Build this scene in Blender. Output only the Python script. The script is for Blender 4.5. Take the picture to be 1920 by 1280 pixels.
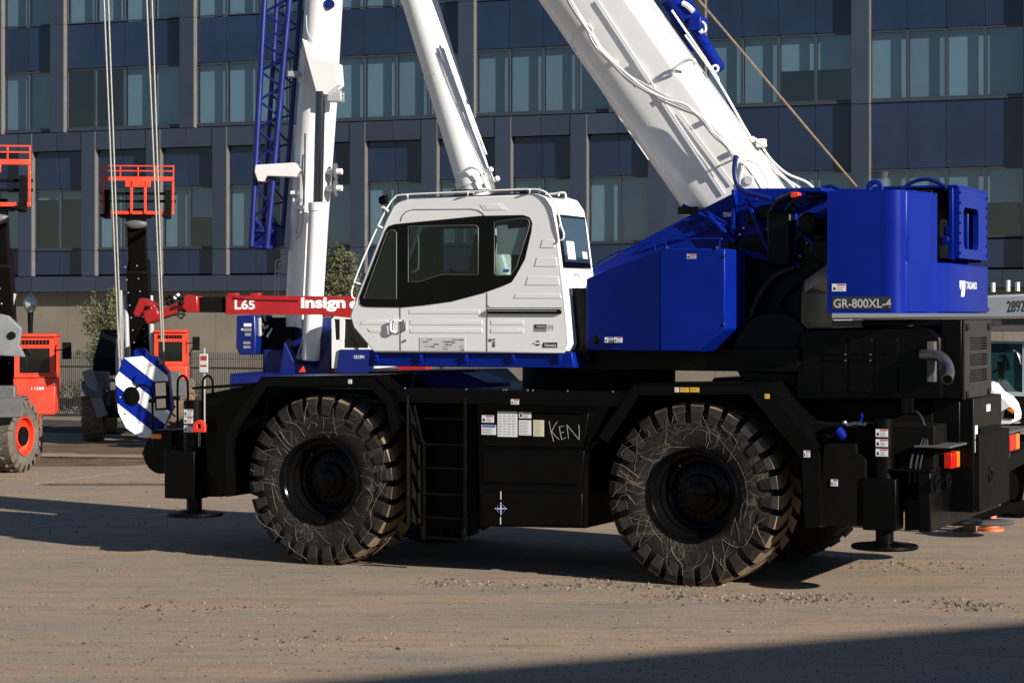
import bpy, bmesh, math, random
from math import sin, cos, tan, pi, radians as R
from mathutils import Vector, Matrix, geometry

random.seed(7)
for o in list(bpy.data.objects):
    bpy.data.objects.remove(o)
SC = bpy.context.scene
COL = SC.collection

# ------------------------------------------------------------------ camera, sky, sun, exposure
FPX, HY, CH = 4000.0, 590.0, 2.74            # focal length in photo pixels, horizon row, eye height
cam = bpy.data.cameras.new('camera')
cam.sensor_width = 36.0
cam.lens = 36.0 * FPX / 1920.0
cam.shift_y = (HY - 640.0) / 1920.0
cam.clip_start, cam.clip_end = 0.5, 2000
cam.dof.use_dof = False
co = bpy.data.objects.new('camera', cam)
COL.objects.link(co)
co.location = (0, 0, CH)
co.rotation_euler = (R(90), 0, 0)
SC.camera = co

SUN_AZ, SUN_EL = 41.0, 22.0                  # travels to the left and away from the camera
w = bpy.data.worlds.new('World')
SC.world = w
w.use_nodes = True
nt = w.node_tree
bg = nt.nodes['Background']
sky = nt.nodes.new('ShaderNodeTexSky')
sky.sky_type = 'NISHITA'
sky.sun_disc = False
sky.sun_elevation = R(SUN_EL)
sky.sun_rotation = R(90 + SUN_AZ)
sky.altitude = 50
sky.air_density = 1.0
sky.dust_density = 0.1
sky.ozone_density = 3.0
nt.links.new(sky.outputs['Color'], bg.inputs['Color'])
bg.inputs['Strength'].default_value = 0.05
sl = bpy.data.lights.new('sun', 'SUN')
sl.energy = 5.0
sl.angle = R(0.53)
sl.color = (1.0, 0.925, 0.82)
so = bpy.data.objects.new('sun', sl)
COL.objects.link(so)
so.rotation_euler = Vector((-cos(R(SUN_AZ)) * cos(R(SUN_EL)), sin(R(SUN_AZ)) * cos(R(SUN_EL)), -sin(R(SUN_EL)))).to_track_quat('-Z', 'Y').to_euler()
so.location = (20, -20, 30)
SC.view_settings.view_transform = 'Standard'
SC.view_settings.look = 'None'
SC.view_settings.exposure = 0.72
SC.view_settings.gamma = 1.0
SC.view_settings.use_curve_mapping = False
SC.cycles.max_bounces = 8
SC.cycles.transparent_max_bounces = 12
SC.cycles.sample_clamp_indirect = 4.0

# ------------------------------------------------------------------ materials
def mat(name, col, rough=0.5, metal=0.0, spec=0.5, coat=0.0, var=0.12, vs=3.0, bump=0.0, bs=60.0,
        dust=0.0, dustcol=(0.20, 0.15, 0.10), ds=2.5, rvar=0.12, emit=None, rnd=0.0):
    m = bpy.data.materials.new(name)
    m.use_nodes = True
    n, l = m.node_tree.nodes, m.node_tree.links
    b = n['Principled BSDF']
    b.inputs['Roughness'].default_value = rough
    b.inputs['Metallic'].default_value = metal
    b.inputs['Specular IOR Level'].default_value = spec
    b.inputs['Coat Weight'].default_value = coat
    b.inputs['Coat Roughness'].default_value = 0.08
    tc = n.new('ShaderNodeTexCoord')
    nz = n.new('ShaderNodeTexNoise')
    nz.inputs['Scale'].default_value = vs
    nz.inputs['Detail'].default_value = 6
    nz.inputs['Roughness'].default_value = 0.6
    l.new(tc.outputs['Object'], nz.inputs['Vector'])
    mx = n.new('ShaderNodeMix')
    mx.data_type = 'RGBA'
    mx.inputs['A'].default_value = (*[c * (1 - var) for c in col], 1)
    mx.inputs['B'].default_value = (*[min(1, c * (1 + var)) for c in col], 1)
    mr = n.new('ShaderNodeMapRange')
    mr.inputs['From Min'].default_value = 0.3
    mr.inputs['From Max'].default_value = 0.7
    l.new(nz.outputs['Fac'], mr.inputs['Value'])
    l.new(mr.outputs['Result'], mx.inputs['Factor'])
    out = mx.outputs['Result']
    if rnd:
        oi = n.new('ShaderNodeObjectInfo')
        r1 = n.new('ShaderNodeMapRange')
        r1.inputs['To Min'].default_value = 1 - rnd
        r1.inputs['To Max'].default_value = 1 + rnd
        l.new(oi.outputs['Random'], r1.inputs['Value'])
        vm = n.new('ShaderNodeVectorMath')
        vm.operation = 'SCALE'
        l.new(out, vm.inputs[0])
        l.new(r1.outputs['Result'], vm.inputs['Scale'])
        out = vm.outputs['Vector']
    rr = n.new('ShaderNodeMapRange')
    rr.inputs['To Min'].default_value = max(0.02, rough - rvar)
    rr.inputs['To Max'].default_value = min(1, rough + rvar)
    l.new(nz.outputs['Fac'], rr.inputs['Value'])
    rout = rr.outputs['Result']
    if dust:
        dn = n.new('ShaderNodeTexNoise')
        dn.inputs['Scale'].default_value = ds
        dn.inputs['Detail'].default_value = 9
        dn.inputs['Roughness'].default_value = 0.68
        l.new(tc.outputs['Object'], dn.inputs['Vector'])
        dr = n.new('ShaderNodeMapRange')
        dr.inputs['From Min'].default_value = 0.42
        dr.inputs['From Max'].default_value = 0.78
        dr.inputs['To Max'].default_value = dust
        l.new(dn.outputs['Fac'], dr.inputs['Value'])
        dm = n.new('ShaderNodeMix')
        dm.data_type = 'RGBA'
        l.new(dr.outputs['Result'], dm.inputs['Factor'])
        l.new(out, dm.inputs['A'])
        dm.inputs['B'].default_value = (*dustcol, 1)
        out = dm.outputs['Result']
        ra = n.new('ShaderNodeMath')
        ra.operation = 'MULTIPLY_ADD'
        ra.inputs[1].default_value = 0.5
        ra.use_clamp = True
        l.new(dr.outputs['Result'], ra.inputs[0])
        l.new(rout, ra.inputs[2])
        rout = ra.outputs['Value']
    l.new(out, b.inputs['Base Color'])
    l.new(rout, b.inputs['Roughness'])
    if bump:
        bn = n.new('ShaderNodeTexNoise')
        bn.inputs['Scale'].default_value = bs
        bn.inputs['Detail'].default_value = 5
        l.new(tc.outputs['Object'], bn.inputs['Vector'])
        bp = n.new('ShaderNodeBump')
        bp.inputs['Strength'].default_value = bump
        bp.inputs['Distance'].default_value = 0.02
        l.new(bn.outputs['Fac'], bp.inputs['Height'])
        l.new(bp.outputs['Normal'], b.inputs['Normal'])
    if emit:
        b.inputs['Emission Color'].default_value = (*emit[:3], 1)
        b.inputs['Emission Strength'].default_value = emit[3]
    return m

def glass(name, tint, rough=0.02, refl=1.45, haze=0.0, hazecol=(0.1, 0.12, 0.13)):
    """thin tinted pane: sees through, mirrors by Fresnel"""
    m = bpy.data.materials.new(name)
    m.use_nodes = True
    n, l = m.node_tree.nodes, m.node_tree.links
    n.remove(n['Principled BSDF'])
    out = n['Material Output']
    tr = n.new('ShaderNodeBsdfTransparent')
    tr.inputs['Color'].default_value = (*tint, 1)
    gl = n.new('ShaderNodeBsdfGlossy')
    gl.inputs['Roughness'].default_value = rough
    gl.inputs['Color'].default_value = (0.9, 0.95, 1, 1)
    lw = n.new('ShaderNodeLayerWeight')
    lw.inputs['Blend'].default_value = 0.5
    pw = n.new('ShaderNodeMath')
    pw.operation = 'POWER'
    pw.inputs[1].default_value = 4.0
    l.new(lw.outputs['Facing'], pw.inputs[0])
    fr = n.new('ShaderNodeMapRange')
    fr.inputs['To Min'].default_value = ((refl - 1) / (refl + 1)) ** 2
    fr.inputs['To Max'].default_value = 0.95
    l.new(pw.outputs['Value'], fr.inputs['Value'])
    mx = n.new('ShaderNodeMixShader')
    l.new(fr.outputs['Result'], mx.inputs['Fac'])
    src = tr.outputs['BSDF']
    if haze:
        df = n.new('ShaderNodeBsdfDiffuse')
        df.inputs['Color'].default_value = (*hazecol, 1)
        m2 = n.new('ShaderNodeMixShader')
        m2.inputs['Fac'].default_value = haze
        l.new(src, m2.inputs[1])
        l.new(df.outputs['BSDF'], m2.inputs[2])
        src = m2.outputs['Shader']
    l.new(src, mx.inputs[1])
    l.new(gl.outputs['BSDF'], mx.inputs[2])
    l.new(mx.outputs['Shader'], out.inputs['Surface'])
    return m

MT = {}
MT['white'] = mat('white_paint', (0.74, 0.74, 0.735), 0.34, coat=0.2, var=0.025, vs=1.4, dust=0.10, dustcol=(0.45, 0.40, 0.33))
MT['cabwhite'] = mat('cab_white_paint', (0.80, 0.80, 0.80), 0.32, coat=0.2, var=0.02, vs=1.4, dust=0.06, dustcol=(0.45, 0.40, 0.33))
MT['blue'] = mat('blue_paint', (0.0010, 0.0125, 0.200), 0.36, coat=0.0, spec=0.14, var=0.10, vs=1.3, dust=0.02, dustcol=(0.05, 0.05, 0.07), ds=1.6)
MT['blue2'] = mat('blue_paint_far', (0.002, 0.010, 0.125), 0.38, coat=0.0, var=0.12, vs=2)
MT['black'] = mat('black_paint', (0.0016, 0.0016, 0.0018), 0.34, coat=0.0, spec=0.13, var=0.3, vs=3, dust=0.025, dustcol=(0.03, 0.025, 0.02))
MT['blackgloss'] = mat('black_gloss', (0.002, 0.002, 0.0025), 0.12, var=0.2, spec=0.16, rvar=0.04)
MT['blackmatte'] = mat('black_matte', (0.002, 0.002, 0.002), 0.7, var=0.3, spec=0.12, dust=0.04, dustcol=(0.08, 0.06, 0.045))
MT['hose'] = mat('rubber_hose', (0.008, 0.008, 0.008), 0.5, var=0.2)
MT['greyhose'] = mat('pale_grey_hose', (0.42, 0.42, 0.42), 0.5, var=0.15)
MT['steel'] = mat('bare_steel', (0.42, 0.41, 0.40), 0.3, metal=1.0, var=0.15, vs=8)
MT['chrome'] = mat('chrome_rod', (0.40, 0.41, 0.44), 0.13, metal=1.0, var=0.05, rvar=0.04)
MT['pipe'] = mat('exhaust_pipe_steel', (0.20, 0.18, 0.175), 0.38, metal=0.85, var=0.2, vs=12)
MT['grey'] = mat('grey_paint', (0.075, 0.078, 0.082), 0.5, var=0.12, dust=0.25)
MT['lightgrey'] = mat('light_grey_paint', (0.34, 0.36, 0.38), 0.42, var=0.08, dust=0.12)
MT['orange'] = mat('orange_paint', (0.62, 0.038, 0.012), 0.45, coat=0.05, var=0.12, dust=0.22)
MT['red'] = mat('red_paint', (0.32, 0.007, 0.011), 0.35, coat=0.2, var=0.1, dust=0.06)
MT['shackle'] = mat('shackle_red', (0.80, 0.045, 0.02), 0.4, var=0.08)
MT['yellow'] = mat('yellow_label', (0.75, 0.42, 0.02), 0.5, var=0.05)
MT['paper'] = mat('white_label', (0.72, 0.73, 0.75), 0.55, var=0.03, vs=20)
MT['cream'] = mat('cream_label', (0.70, 0.62, 0.46), 0.55, var=0.04, vs=20)
MT['labelred'] = mat('label_red', (0.55, 0.05, 0.03), 0.5, var=0.05)
MT['labelblue'] = mat('label_blue', (0.02, 0.06, 0.30), 0.5, var=0.05)
MT['ink'] = mat('label_ink', (0.02, 0.02, 0.025), 0.6, var=0.1)
MT['inkgrey'] = mat('label_ink_grey', (0.22, 0.23, 0.25), 0.6, var=0.1)
MT['chalk'] = mat('chalk', (0.36, 0.345, 0.32), 0.9, var=0.3, vs=60)
MT['silverletter'] = mat('silver_lettering', (0.45, 0.45, 0.46), 0.4, var=0.05)
MT['rope'] = mat('wire_rope_steel', (0.24, 0.225, 0.20), 0.5, metal=0.3, var=0.3, vs=40)
MT['ropetan'] = mat('greased_wire_rope', (0.30, 0.20, 0.12), 0.5, metal=0.2, var=0.35, vs=30)
MT['amber'] = mat('amber_lens', (0.85, 0.20, 0.01), 0.2, var=0.1, vs=30)
MT['redlens'] = mat('red_lens', (0.50, 0.012, 0.01), 0.18, var=0.1, vs=30)
MT['cloth'] = mat('seat_cloth', (0.02, 0.02, 0.022), 0.85, var=0.3)
MT['cabglass'] = glass('cab_tinted_glass', (0.70, 0.77, 0.76), refl=1.35, haze=0.03, hazecol=(0.03, 0.04, 0.04))
MT['rearglass'] = glass('cab_rear_glass', (0.25, 0.33, 0.42), refl=1.9)
MT['mirror'] = mat('mirror_glass', (0.75, 0.8, 0.85), 0.03, metal=1.0, var=0.0, rvar=0.0)

# ------------------------------------------------------------------ frames: photo pixel -> point on a plane of a real object
class Frame:
    """upright frame on the ground: local x to the right along the object, y away from the camera, z up"""
    def __init__(s, px, depth, ang):
        s.ang = R(ang)
        s.o = Vector(((px - 960) / FPX * depth, depth, 0))
        s.c, s.s = cos(s.ang), sin(s.ang)
    def _ray(s, px, py):
        rx, rz = (px - 960) / FPX, -(py - HY) / FPX
        cx, cy = -s.o.x, -s.o.y
        C = Vector((cx * s.c - cy * s.s, cx * s.s + cy * s.c, CH))
        D = Vector((rx * s.c - s.s, rx * s.s + s.c, rz))
        return C, D
    def q(s, px, py, y=0.0):
        C, D = s._ray(px, py)
        return C + D * ((y - C.y) / D.y)
    def qx(s, px, py, x):
        C, D = s._ray(px, py)
        return C + D * ((x - C.x) / D.x)
    def qz(s, px, py, z):
        C, D = s._ray(px, py)
        return C + D * ((z - C.z) / D.z)
    def world(s, p):
        return Vector((s.o.x + p[0] * s.c + p[1] * s.s, s.o.y - p[0] * s.s + p[1] * s.c, p[2]))

def ground_at(px, py):
    d = CH * FPX / (py - HY)
    return Vector(((px - 960) / FPX * d, d, 0))

# ------------------------------------------------------------------ mesh builder
class MB:
    def __init__(s):
        s.v, s.f, s.mi = [], [], []
        s.cur = 0
    def add(s, vs, fs):
        b = len(s.v)
        s.v += [tuple(p) for p in vs]
        for f in fs:
            s.f.append([i + b for i in f])
            s.mi.append(s.cur)
        return s
    def box(s, x0, x1, y0, y1, z0, z1):
        x0, x1 = min(x0, x1), max(x0, x1)
        y0, y1 = min(y0, y1), max(y0, y1)
        z0, z1 = min(z0, z1), max(z0, z1)
        vs = [(x, y, z) for z in (z0, z1) for y in (y0, y1) for x in (x0, x1)]
        return s.add(vs, [(0, 2, 3, 1), (4, 5, 7, 6), (0, 1, 5, 4), (2, 6, 7, 3), (0, 4, 6, 2), (1, 3, 7, 5)])
    def hexa(s, lo, hi):
        """two matching rings of points"""
        n = len(lo)
        vs = list(lo) + list(hi)
        fs = [tuple(range(n))[::-1], tuple(range(n, 2 * n))]
        fs += [(i, (i + 1) % n, n + (i + 1) % n, n + i) for i in range(n)]
        return s.add(vs, fs)
    def prism(s, pts, a0, a1, plane='xz', holes=()):
        """polygon in a plane pushed from a0 to a1 along the third axis; holes are cut through"""
        def P(p, a):
            return {'xz': (p[0], a, p[1]), 'yz': (a, p[0], p[1]), 'xy': (p[0], p[1], a)}[plane]
        loops = [list(pts)] + [list(h) for h in holes]
        flat = [p for lp in loops for p in lp]
        n = len(flat)
        tris = geometry.tessellate_polygon([[Vector((p[0], p[1], 0)) for p in lp] for lp in loops]) if (holes or len(pts) > 4) else [tuple(range(n))]
        vs = [P(p, a0) for p in flat] + [P(p, a1) for p in flat]
        fs = [tuple(t) for t in tris] + [tuple(i + n for i in reversed(t)) for t in tris]
        b = 0
        for lp in loops:
            k = len(lp)
            fs += [(b + i, b + (i + 1) % k, n + b + (i + 1) % k, n + b + i) for i in range(k)]
            b += k
        return s.add(vs, fs)
    def tube(s, path, r, n=8, closed=False):
        path = [Vector(p) for p in path]
        m = len(path)
        rs = r if isinstance(r, (list, tuple)) else [r] * m
        ref = None
        vs = []
        for i, p in enumerate(path):
            a = path[i - 1] if (i > 0 or closed) else p
            c = path[(i + 1) % m] if (i < m - 1 or closed) else p
            t = (c - a).normalized()
            if ref is None:
                ref = Vector((0, 0, 1)) if abs(t.z) < 0.9 else Vector((1, 0, 0))
            u = t.cross(ref)
            if u.length < 1e-4:
                u = t.cross(Vector((0.3, 1, 0.2)))
            u.normalize()
            wv = u.cross(t).normalized()
            ref = wv
            for k in range(n):
                an = 2 * pi * k / n
                vs.append(p + (u * cos(an) + wv * sin(an)) * rs[i])
        fs = []
        for i in range(m if closed else m - 1):
            j = (i + 1) % m
            fs += [(i * n + k, i * n + (k + 1) % n, j * n + (k + 1) % n, j * n + k) for k in range(n)]
        if not closed:
            fs += [tuple(range(n))[::-1], tuple(range((m - 1) * n, m * n))]
        return s.add(vs, fs)
    def cyl(s, p0, p1, r0, r1=None, n=20):
        return s.tube([p0, p1], [r0, r0 if r1 is None else r1], n)
    def lathe(s, prof, c, axis='y', n=48, cap=False):
        """prof: (radius, offset along the axis)"""
        m = len(prof)
        vs = []
        for r, h in prof:
            for k in range(n):
                a = 2 * pi * k / n
                A, B = r * cos(a), r * sin(a)
                vs.append({'y': (c[0] + A, c[1] + h, c[2] + B), 'z': (c[0] + A, c[1] + B, c[2] + h), 'x': (c[0] + h, c[1] + A, c[2] + B)}[axis])
        fs = []
        for i in range(m - 1):
            fs += [(i * n + k, i * n + (k + 1) % n, (i + 1) * n + (k + 1) % n, (i + 1) * n + k) for k in range(n)]
        if cap:
            fs += [tuple(range(n)), tuple(range((m - 1) * n, m * n))]
        return s.add(vs, fs)
    def ball(s, c, r, n=12, m=8, sq=(1, 1, 1)):
        prof = [(r * max(0.001, sin(pi * i / m)), -r * cos(pi * i / m)) for i in range(m + 1)]
        b = len(s.v)
        s.lathe(prof, (0, 0, 0), 'z', n)
        for i in range(b, len(s.v)):
            v = s.v[i]
            s.v[i] = (c[0] + v[0] * sq[0], c[1] + v[1] * sq[1], c[2] + v[2] * sq[2])
        return s
    def beam(s, p0, p1, w, h=None, up=(0, 0, 1)):
        p0, p1 = Vector(p0), Vector(p1)
        h = h or w
        t = (p1 - p0).normalized()
        u = t.cross(Vector(up))
        if u.length < 1e-4:
            u = t.cross(Vector((0, 1, 0)))
        u.normalize()
        v = u.cross(t)
        ring = [(-1, -1), (1, -1), (1, 1), (-1, 1)]
        return s.hexa([p0 + u * a * w / 2 + v * b * h / 2 for a, b in ring], [p1 + u * a * w / 2 + v * b * h / 2 for a, b in ring])
    def mesh(s, name, mats, smooth=35, recalc=True):
        me = bpy.data.meshes.new(name)
        me.from_pydata(s.v, [], s.f)
        me.validate()
        if recalc:
            bm = bmesh.new()
            bm.from_mesh(me)
            bmesh.ops.recalc_face_normals(bm, faces=bm.faces)
            bm.to_mesh(me)
            bm.free()
        for m in (mats if isinstance(mats, (list, tuple)) else [mats]):
            me.materials.append(m)
        if isinstance(mats, (list, tuple)) and len(mats) > 1 and len(me.polygons) == len(s.mi):
            me.polygons.foreach_set('material_index', s.mi)
        if smooth:
            me.polygons.foreach_set('use_smooth', [True] * len(me.polygons))
            me.set_sharp_from_angle(angle=R(smooth))
        return me
    def build(s, name, m, parent=None, bevel=0.0, smooth=35, seg=2, recalc=True):
        o = bpy.data.objects.new(name, s.mesh(name, m, smooth, recalc))
        COL.objects.link(o)
        o.parent = parent
        if bevel:
            bv = o.modifiers.new('bevel', 'BEVEL')
            bv.width = bevel
            bv.segments = seg
            bv.limit_method = 'ANGLE'
            bv.angle_limit = R(40)
            bv.harden_normals = False
        return o

def inst(name, me, parent=None, loc=(0, 0, 0), rot=(0, 0, 0), scale=None):
    o = bpy.data.objects.new(name, me)
    COL.objects.link(o)
    o.parent = parent
    o.location = loc
    o.rotation_euler = rot
    if scale:
        o.scale = scale
    return o

def tag(o, label, cat, group=None):
    o['label'] = label
    o['category'] = cat
    if group:
        o['group'] = group
    return o

def kind(o, k):
    o['kind'] = k
    return o

def root(name, fr, label, cat, group=None):
    o = bpy.data.objects.new(name, None)
    COL.objects.link(o)
    o.empty_display_size = 0.3
    o.location = fr.o
    o.rotation_euler = (0, 0, -fr.ang)
    return tag(o, label, cat, group)

def rrect(x0, x1, z0, z1, r, n=4):
    x0, x1 = min(x0, x1), max(x0, x1)
    z0, z1 = min(z0, z1), max(z0, z1)
    out = []
    for cx, cz, a0 in ((x1 - r, z1 - r, 0), (x0 + r, z1 - r, 90), (x0 + r, z0 + r, 180), (x1 - r, z0 + r, 270)):
        for i in range(n + 1):
            a = R(a0 + 90 * i / n)
            out.append((cx + r * cos(a), cz + r * sin(a)))
    return out

def rounded(pts, r, n=4):
    """polygon with every corner rounded by about r"""
    out = []
    k = len(pts)
    for i in range(k):
        p, a, b = Vector(pts[i]), Vector(pts[i - 1]), Vector(pts[(i + 1) % k])
        da, db = (a - p), (b - p)
        t = min(r, da.length * 0.45, db.length * 0.45)
        s0, s1 = p + da.normalized() * t, p + db.normalized() * t
        for j in range(n + 1):
            u = j / n
            out.append(tuple(s0 * (1 - u) ** 2 + p * 2 * u * (1 - u) + s1 * u * u))
    return out

def smooth_path(pts, n=6):
    pts = [Vector(p) for p in pts]
    out = []
    for i in range(len(pts) - 1):
        p0, p1, p2, p3 = pts[max(0, i - 1)], pts[i], pts[i + 1], pts[min(len(pts) - 1, i + 2)]
        for j in range(n):
            t = j / n
            out.append(0.5 * ((2 * p1) + (p2 - p0) * t + (2 * p0 - 5 * p1 + 4 * p2 - p3) * t * t + (3 * p1 - p0 - 3 * p2 + p3) * t ** 3))
    out.append(pts[-1])
    return out

def lettering(body, m, parent, o, ux, uz, width, height, name='lettering', bold=0.0, shear=0.0, depth=0.0015, spacing=1.0):
    """flat raised letters; o = lower left corner, ux / uz = directions of the line and of up (local), fitted to width x height"""
    cu = bpy.data.curves.new('t', 'FONT')
    cu.body = body
    cu.size = 1
    cu.offset = bold
    cu.shear = shear
    cu.space_character = spacing
    cu.extrude = 0.0
    cu.resolution_u = 4
    t = bpy.data.objects.new('t', cu)
    COL.objects.link(t)
    dg = bpy.context.evaluated_depsgraph_get()
    dg.update()
    me = bpy.data.meshes.new_from_object(t.evaluated_get(dg))
    bpy.data.objects.remove(t)
    xs = [v.co.x for v in me.vertices]
    ys = [v.co.y for v in me.vertices]
    x0, x1, y0, y1 = min(xs), max(xs), min(ys), max(ys)
    o, ux, uz = Vector(o), Vector(ux).normalized(), Vector(uz).normalized()
    nn = ux.cross(uz)
    for v in me.vertices:
        a, b = (v.co.x - x0) / (x1 - x0) * width, (v.co.y - y0) / (y1 - y0) * height
        v.co = o + ux * a + uz * b + nn * depth
    me.materials.clear()
    me.materials.append(m)
    ob = bpy.data.objects.new(name, me)
    COL.objects.link(ob)
    ob.parent = parent
    return ob
# ------------------------------------------------------------------ ground
def ground_material():
    m = bpy.data.materials.new('dusty_gravel_lot')
    m.use_nodes = True
    n, l = m.node_tree.nodes, m.node_tree.links
    b = n['Principled BSDF']
    b.inputs['Roughness'].default_value = 0.92
    b.inputs['Specular IOR Level'].default_value = 0.15
    tc = n.new('ShaderNodeTexCoord')
    def noise(sc, det=8, rough=0.6, st=None):
        t = n.new('ShaderNodeTexNoise')
        t.inputs['Scale'].default_value = sc
        t.inputs['Detail'].default_value = det
        t.inputs['Roughness'].default_value = rough
        if st:
            mp = n.new('ShaderNodeMapping')
            mp.inputs['Scale'].default_value = st
            mp.inputs['Rotation'].default_value = (0, 0, R(10))
            l.new(tc.outputs['Object'], mp.inputs['Vector'])
            l.new(mp.outputs['Vector'], t.inputs['Vector'])
        else:
            l.new(tc.outputs['Object'], t.inputs['Vector'])
        return t.outputs['Fac']
    def rng(src, a, c, lo=0, hi=1):
        r = n.new('ShaderNodeMapRange')
        r.inputs['From Min'].default_value = a
        r.inputs['From Max'].default_value = c
        r.inputs['To Min'].default_value = lo
        r.inputs['To Max'].default_value = hi
        l.new(src, r.inputs['Value'])
        return r.outputs['Result']
    def mix(f, a, c):
        x = n.new('ShaderNodeMix')
        x.data_type = 'RGBA'
        l.new(f, x.inputs['Factor'])
        for k, v in (('A', a), ('B', c)):
            if isinstance(v, tuple):
                x.inputs[k].default_value = (*v, 1)
            else:
                l.new(v, x.inputs[k])
        return x.outputs['Result']
    base = mix(rng(noise(0.35, 6, 0.6, (0.35, 1.6, 1)), 0.40, 0.60), (0.295, 0.239, 0.184), (0.379, 0.272, 0.187))
    base = mix(rng(noise(0.9, 7, 0.65, (0.45, 1.6, 1)), 0.50, 0.62, 0, 0.9), base, (0.258, 0.229, 0.194))
    base = mix(rng(noise(0.5, 6, 0.6, (0.25, 2.4, 1)), 0.56, 0.72, 0, 0.75), base, (0.350, 0.227, 0.140))
    base = mix(rng(noise(2.6, 8, 0.7, (0.35, 1.8, 1)), 0.50, 0.66, 0, 0.75), base, (0.197, 0.155, 0.113))
    base = mix(rng(noise(1.2, 5, 0.6, (0.15, 7.0, 1)), 0.55, 0.70, 0, 0.45), base, (0.203, 0.158, 0.114))
    base = mix(rng(noise(9, 6, 0.75, (0.6, 1.4, 1)), 0.45, 0.75, 0, 0.65), base, (0.189, 0.150, 0.112))
    base = mix(rng(noise(26, 5, 0.8), 0.48, 0.70, 0, 0.8), base, (0.161, 0.127, 0.095))
    base = mix(rng(noise(48, 3, 0.7), 0.60, 0.70, 0, 0.85), base, (0.532, 0.435, 0.329))
    base = mix(rng(noise(37, 3, 0.7), 0.63, 0.71, 0, 0.9), base, (0.070, 0.056, 0.043))
    base = mix(rng(noise(90, 2, 0.6), 0.60, 0.72, 0, 0.6), base, (0.462, 0.381, 0.292))
    l.new(base, b.inputs['Base Color'])
    hsum = n.new('ShaderNodeMath')
    hsum.operation = 'MULTIPLY_ADD'
    hsum.inputs[1].default_value = 2.0
    l.new(noise(2.2, 6, 0.65, (0.3, 1.7, 1)), hsum.inputs[0])
    l.new(noise(30, 6, 0.75), hsum.inputs[2])
    bp = n.new('ShaderNodeBump')
    bp.inputs['Strength'].default_value = 0.30
    bp.inputs['Distance'].default_value = 0.03
    l.new(hsum.outputs['Value'], bp.inputs['Height'])
    l.new(bp.outputs['Normal'], b.inputs['Normal'])
    return m

MT['ground'] = ground_material()
g = MB()
N = 60
gx = [-260 + 520 * i / N for i in range(N + 1)]
gy = [-60 + 560 * i / N for i in range(N + 1)]
g.add([(x, y, 0) for y in gy for x in gx], [(j * (N + 1) + i, j * (N + 1) + i + 1, (j + 1) * (N + 1) + i + 1, (j + 1) * (N + 1) + i) for j in range(N) for i in range(N)])
kind(g.build('ground', MT['ground'], smooth=0), 'structure')

MT['lane'] = mat('worn_white_line', (0.36, 0.33, 0.30), 0.9, var=0.4, vs=6, dust=0.9, dustcol=(0.24, 0.19, 0.15), ds=5)
def lane(p, q, wd):
    a, c = ground_at(*p), ground_at(*q)
    t = (c - a).normalized()
    s = Vector((-t.y, t.x, 0)) * wd / 2
    z = Vector((0, 0, 0.004))
    m = MB()
    m.add([a - s + z, c - s + z, c + s + z, a + s + z], [(0, 1, 2, 3)])
    return kind(m.build('painted_line', MT['lane'], smooth=0), 'structure')
lane((-40, 998), (160, 978), 0.10)
lane((230, 972), (330, 962), 0.10)
lane((60, 908), (250, 884), 0.12)
lane((-60, 952), (90, 957), 0.10)

MT['shade_asphalt'] = mat('shaded_asphalt', (0.045, 0.043, 0.042), 0.9, var=0.3, vs=3, spec=0.2, dust=0.3, dustcol=(0.12, 0.095, 0.07), ds=0.7)
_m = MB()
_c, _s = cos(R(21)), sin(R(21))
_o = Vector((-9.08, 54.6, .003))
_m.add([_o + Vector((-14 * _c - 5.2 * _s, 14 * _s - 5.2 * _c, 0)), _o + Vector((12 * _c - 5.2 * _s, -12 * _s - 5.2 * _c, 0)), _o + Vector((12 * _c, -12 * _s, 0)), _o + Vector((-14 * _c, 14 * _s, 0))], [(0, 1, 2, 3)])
kind(_m.build('shaded_asphalt_lane', MT['shade_asphalt'], smooth=0, recalc=False), 'structure')  # dark asphalt strip, laid to deepen the shadow band by the fence

# damp brown earth spread over the lot on the left, and tyre-tracked dirt ridges
MT['earth'] = mat('brown_earth', (0.12, 0.078, 0.048), 0.95, var=0.35, vs=2.5, bump=0.7, bs=9, spec=0.1, dust=0.6, dustcol=(0.22, 0.17, 0.125), ds=1.2)
def earth(p, rx, ry, h, seed, n=34, mt='earth'):
    rs = random.Random(seed)
    c = ground_at(*p)
    m = MB()
    vs = [(c.x, c.y, h)]
    ph = [rs.uniform(0, 6.3) for _ in range(5)]
    for j, (s, hh) in enumerate(((0.35, h * 0.95), (0.7, h * 0.6), (1.0, 0.004))):
        for i in range(n):
            a = 2 * pi * i / n
            k = s * (1 + 0.13 * sin(3 * a + ph[0]) + 0.10 * sin(7 * a + ph[1]) + 0.07 * sin(13 * a + ph[2]))
            vs.append((c.x + rx * k * cos(a), c.y + ry * k * sin(a), hh * (rs.uniform(0.6, 1.3) if j < 2 else 1)))
    fs = [(0, 1 + i, 1 + (i + 1) % n) for i in range(n)]
    for j in range(2):
        b = 1 + j * n
        fs += [(b + i, b + n + i, b + n + (i + 1) % n, b + (i + 1) % n) for i in range(n)]
    m.add(vs, fs)
    return kind(m.build('dirt_patch', MT[mt], smooth=60), 'structure')
earth((150, 866), 3.2, 1.0, 0.05, 1)
earth((235, 843), 2.4, 1.2, 0.06, 2)
earth((100, 838), 3.6, 0.9, 0.05, 3)
earth((210, 908), 1.2, 0.22, 0.02, 4)

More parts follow.
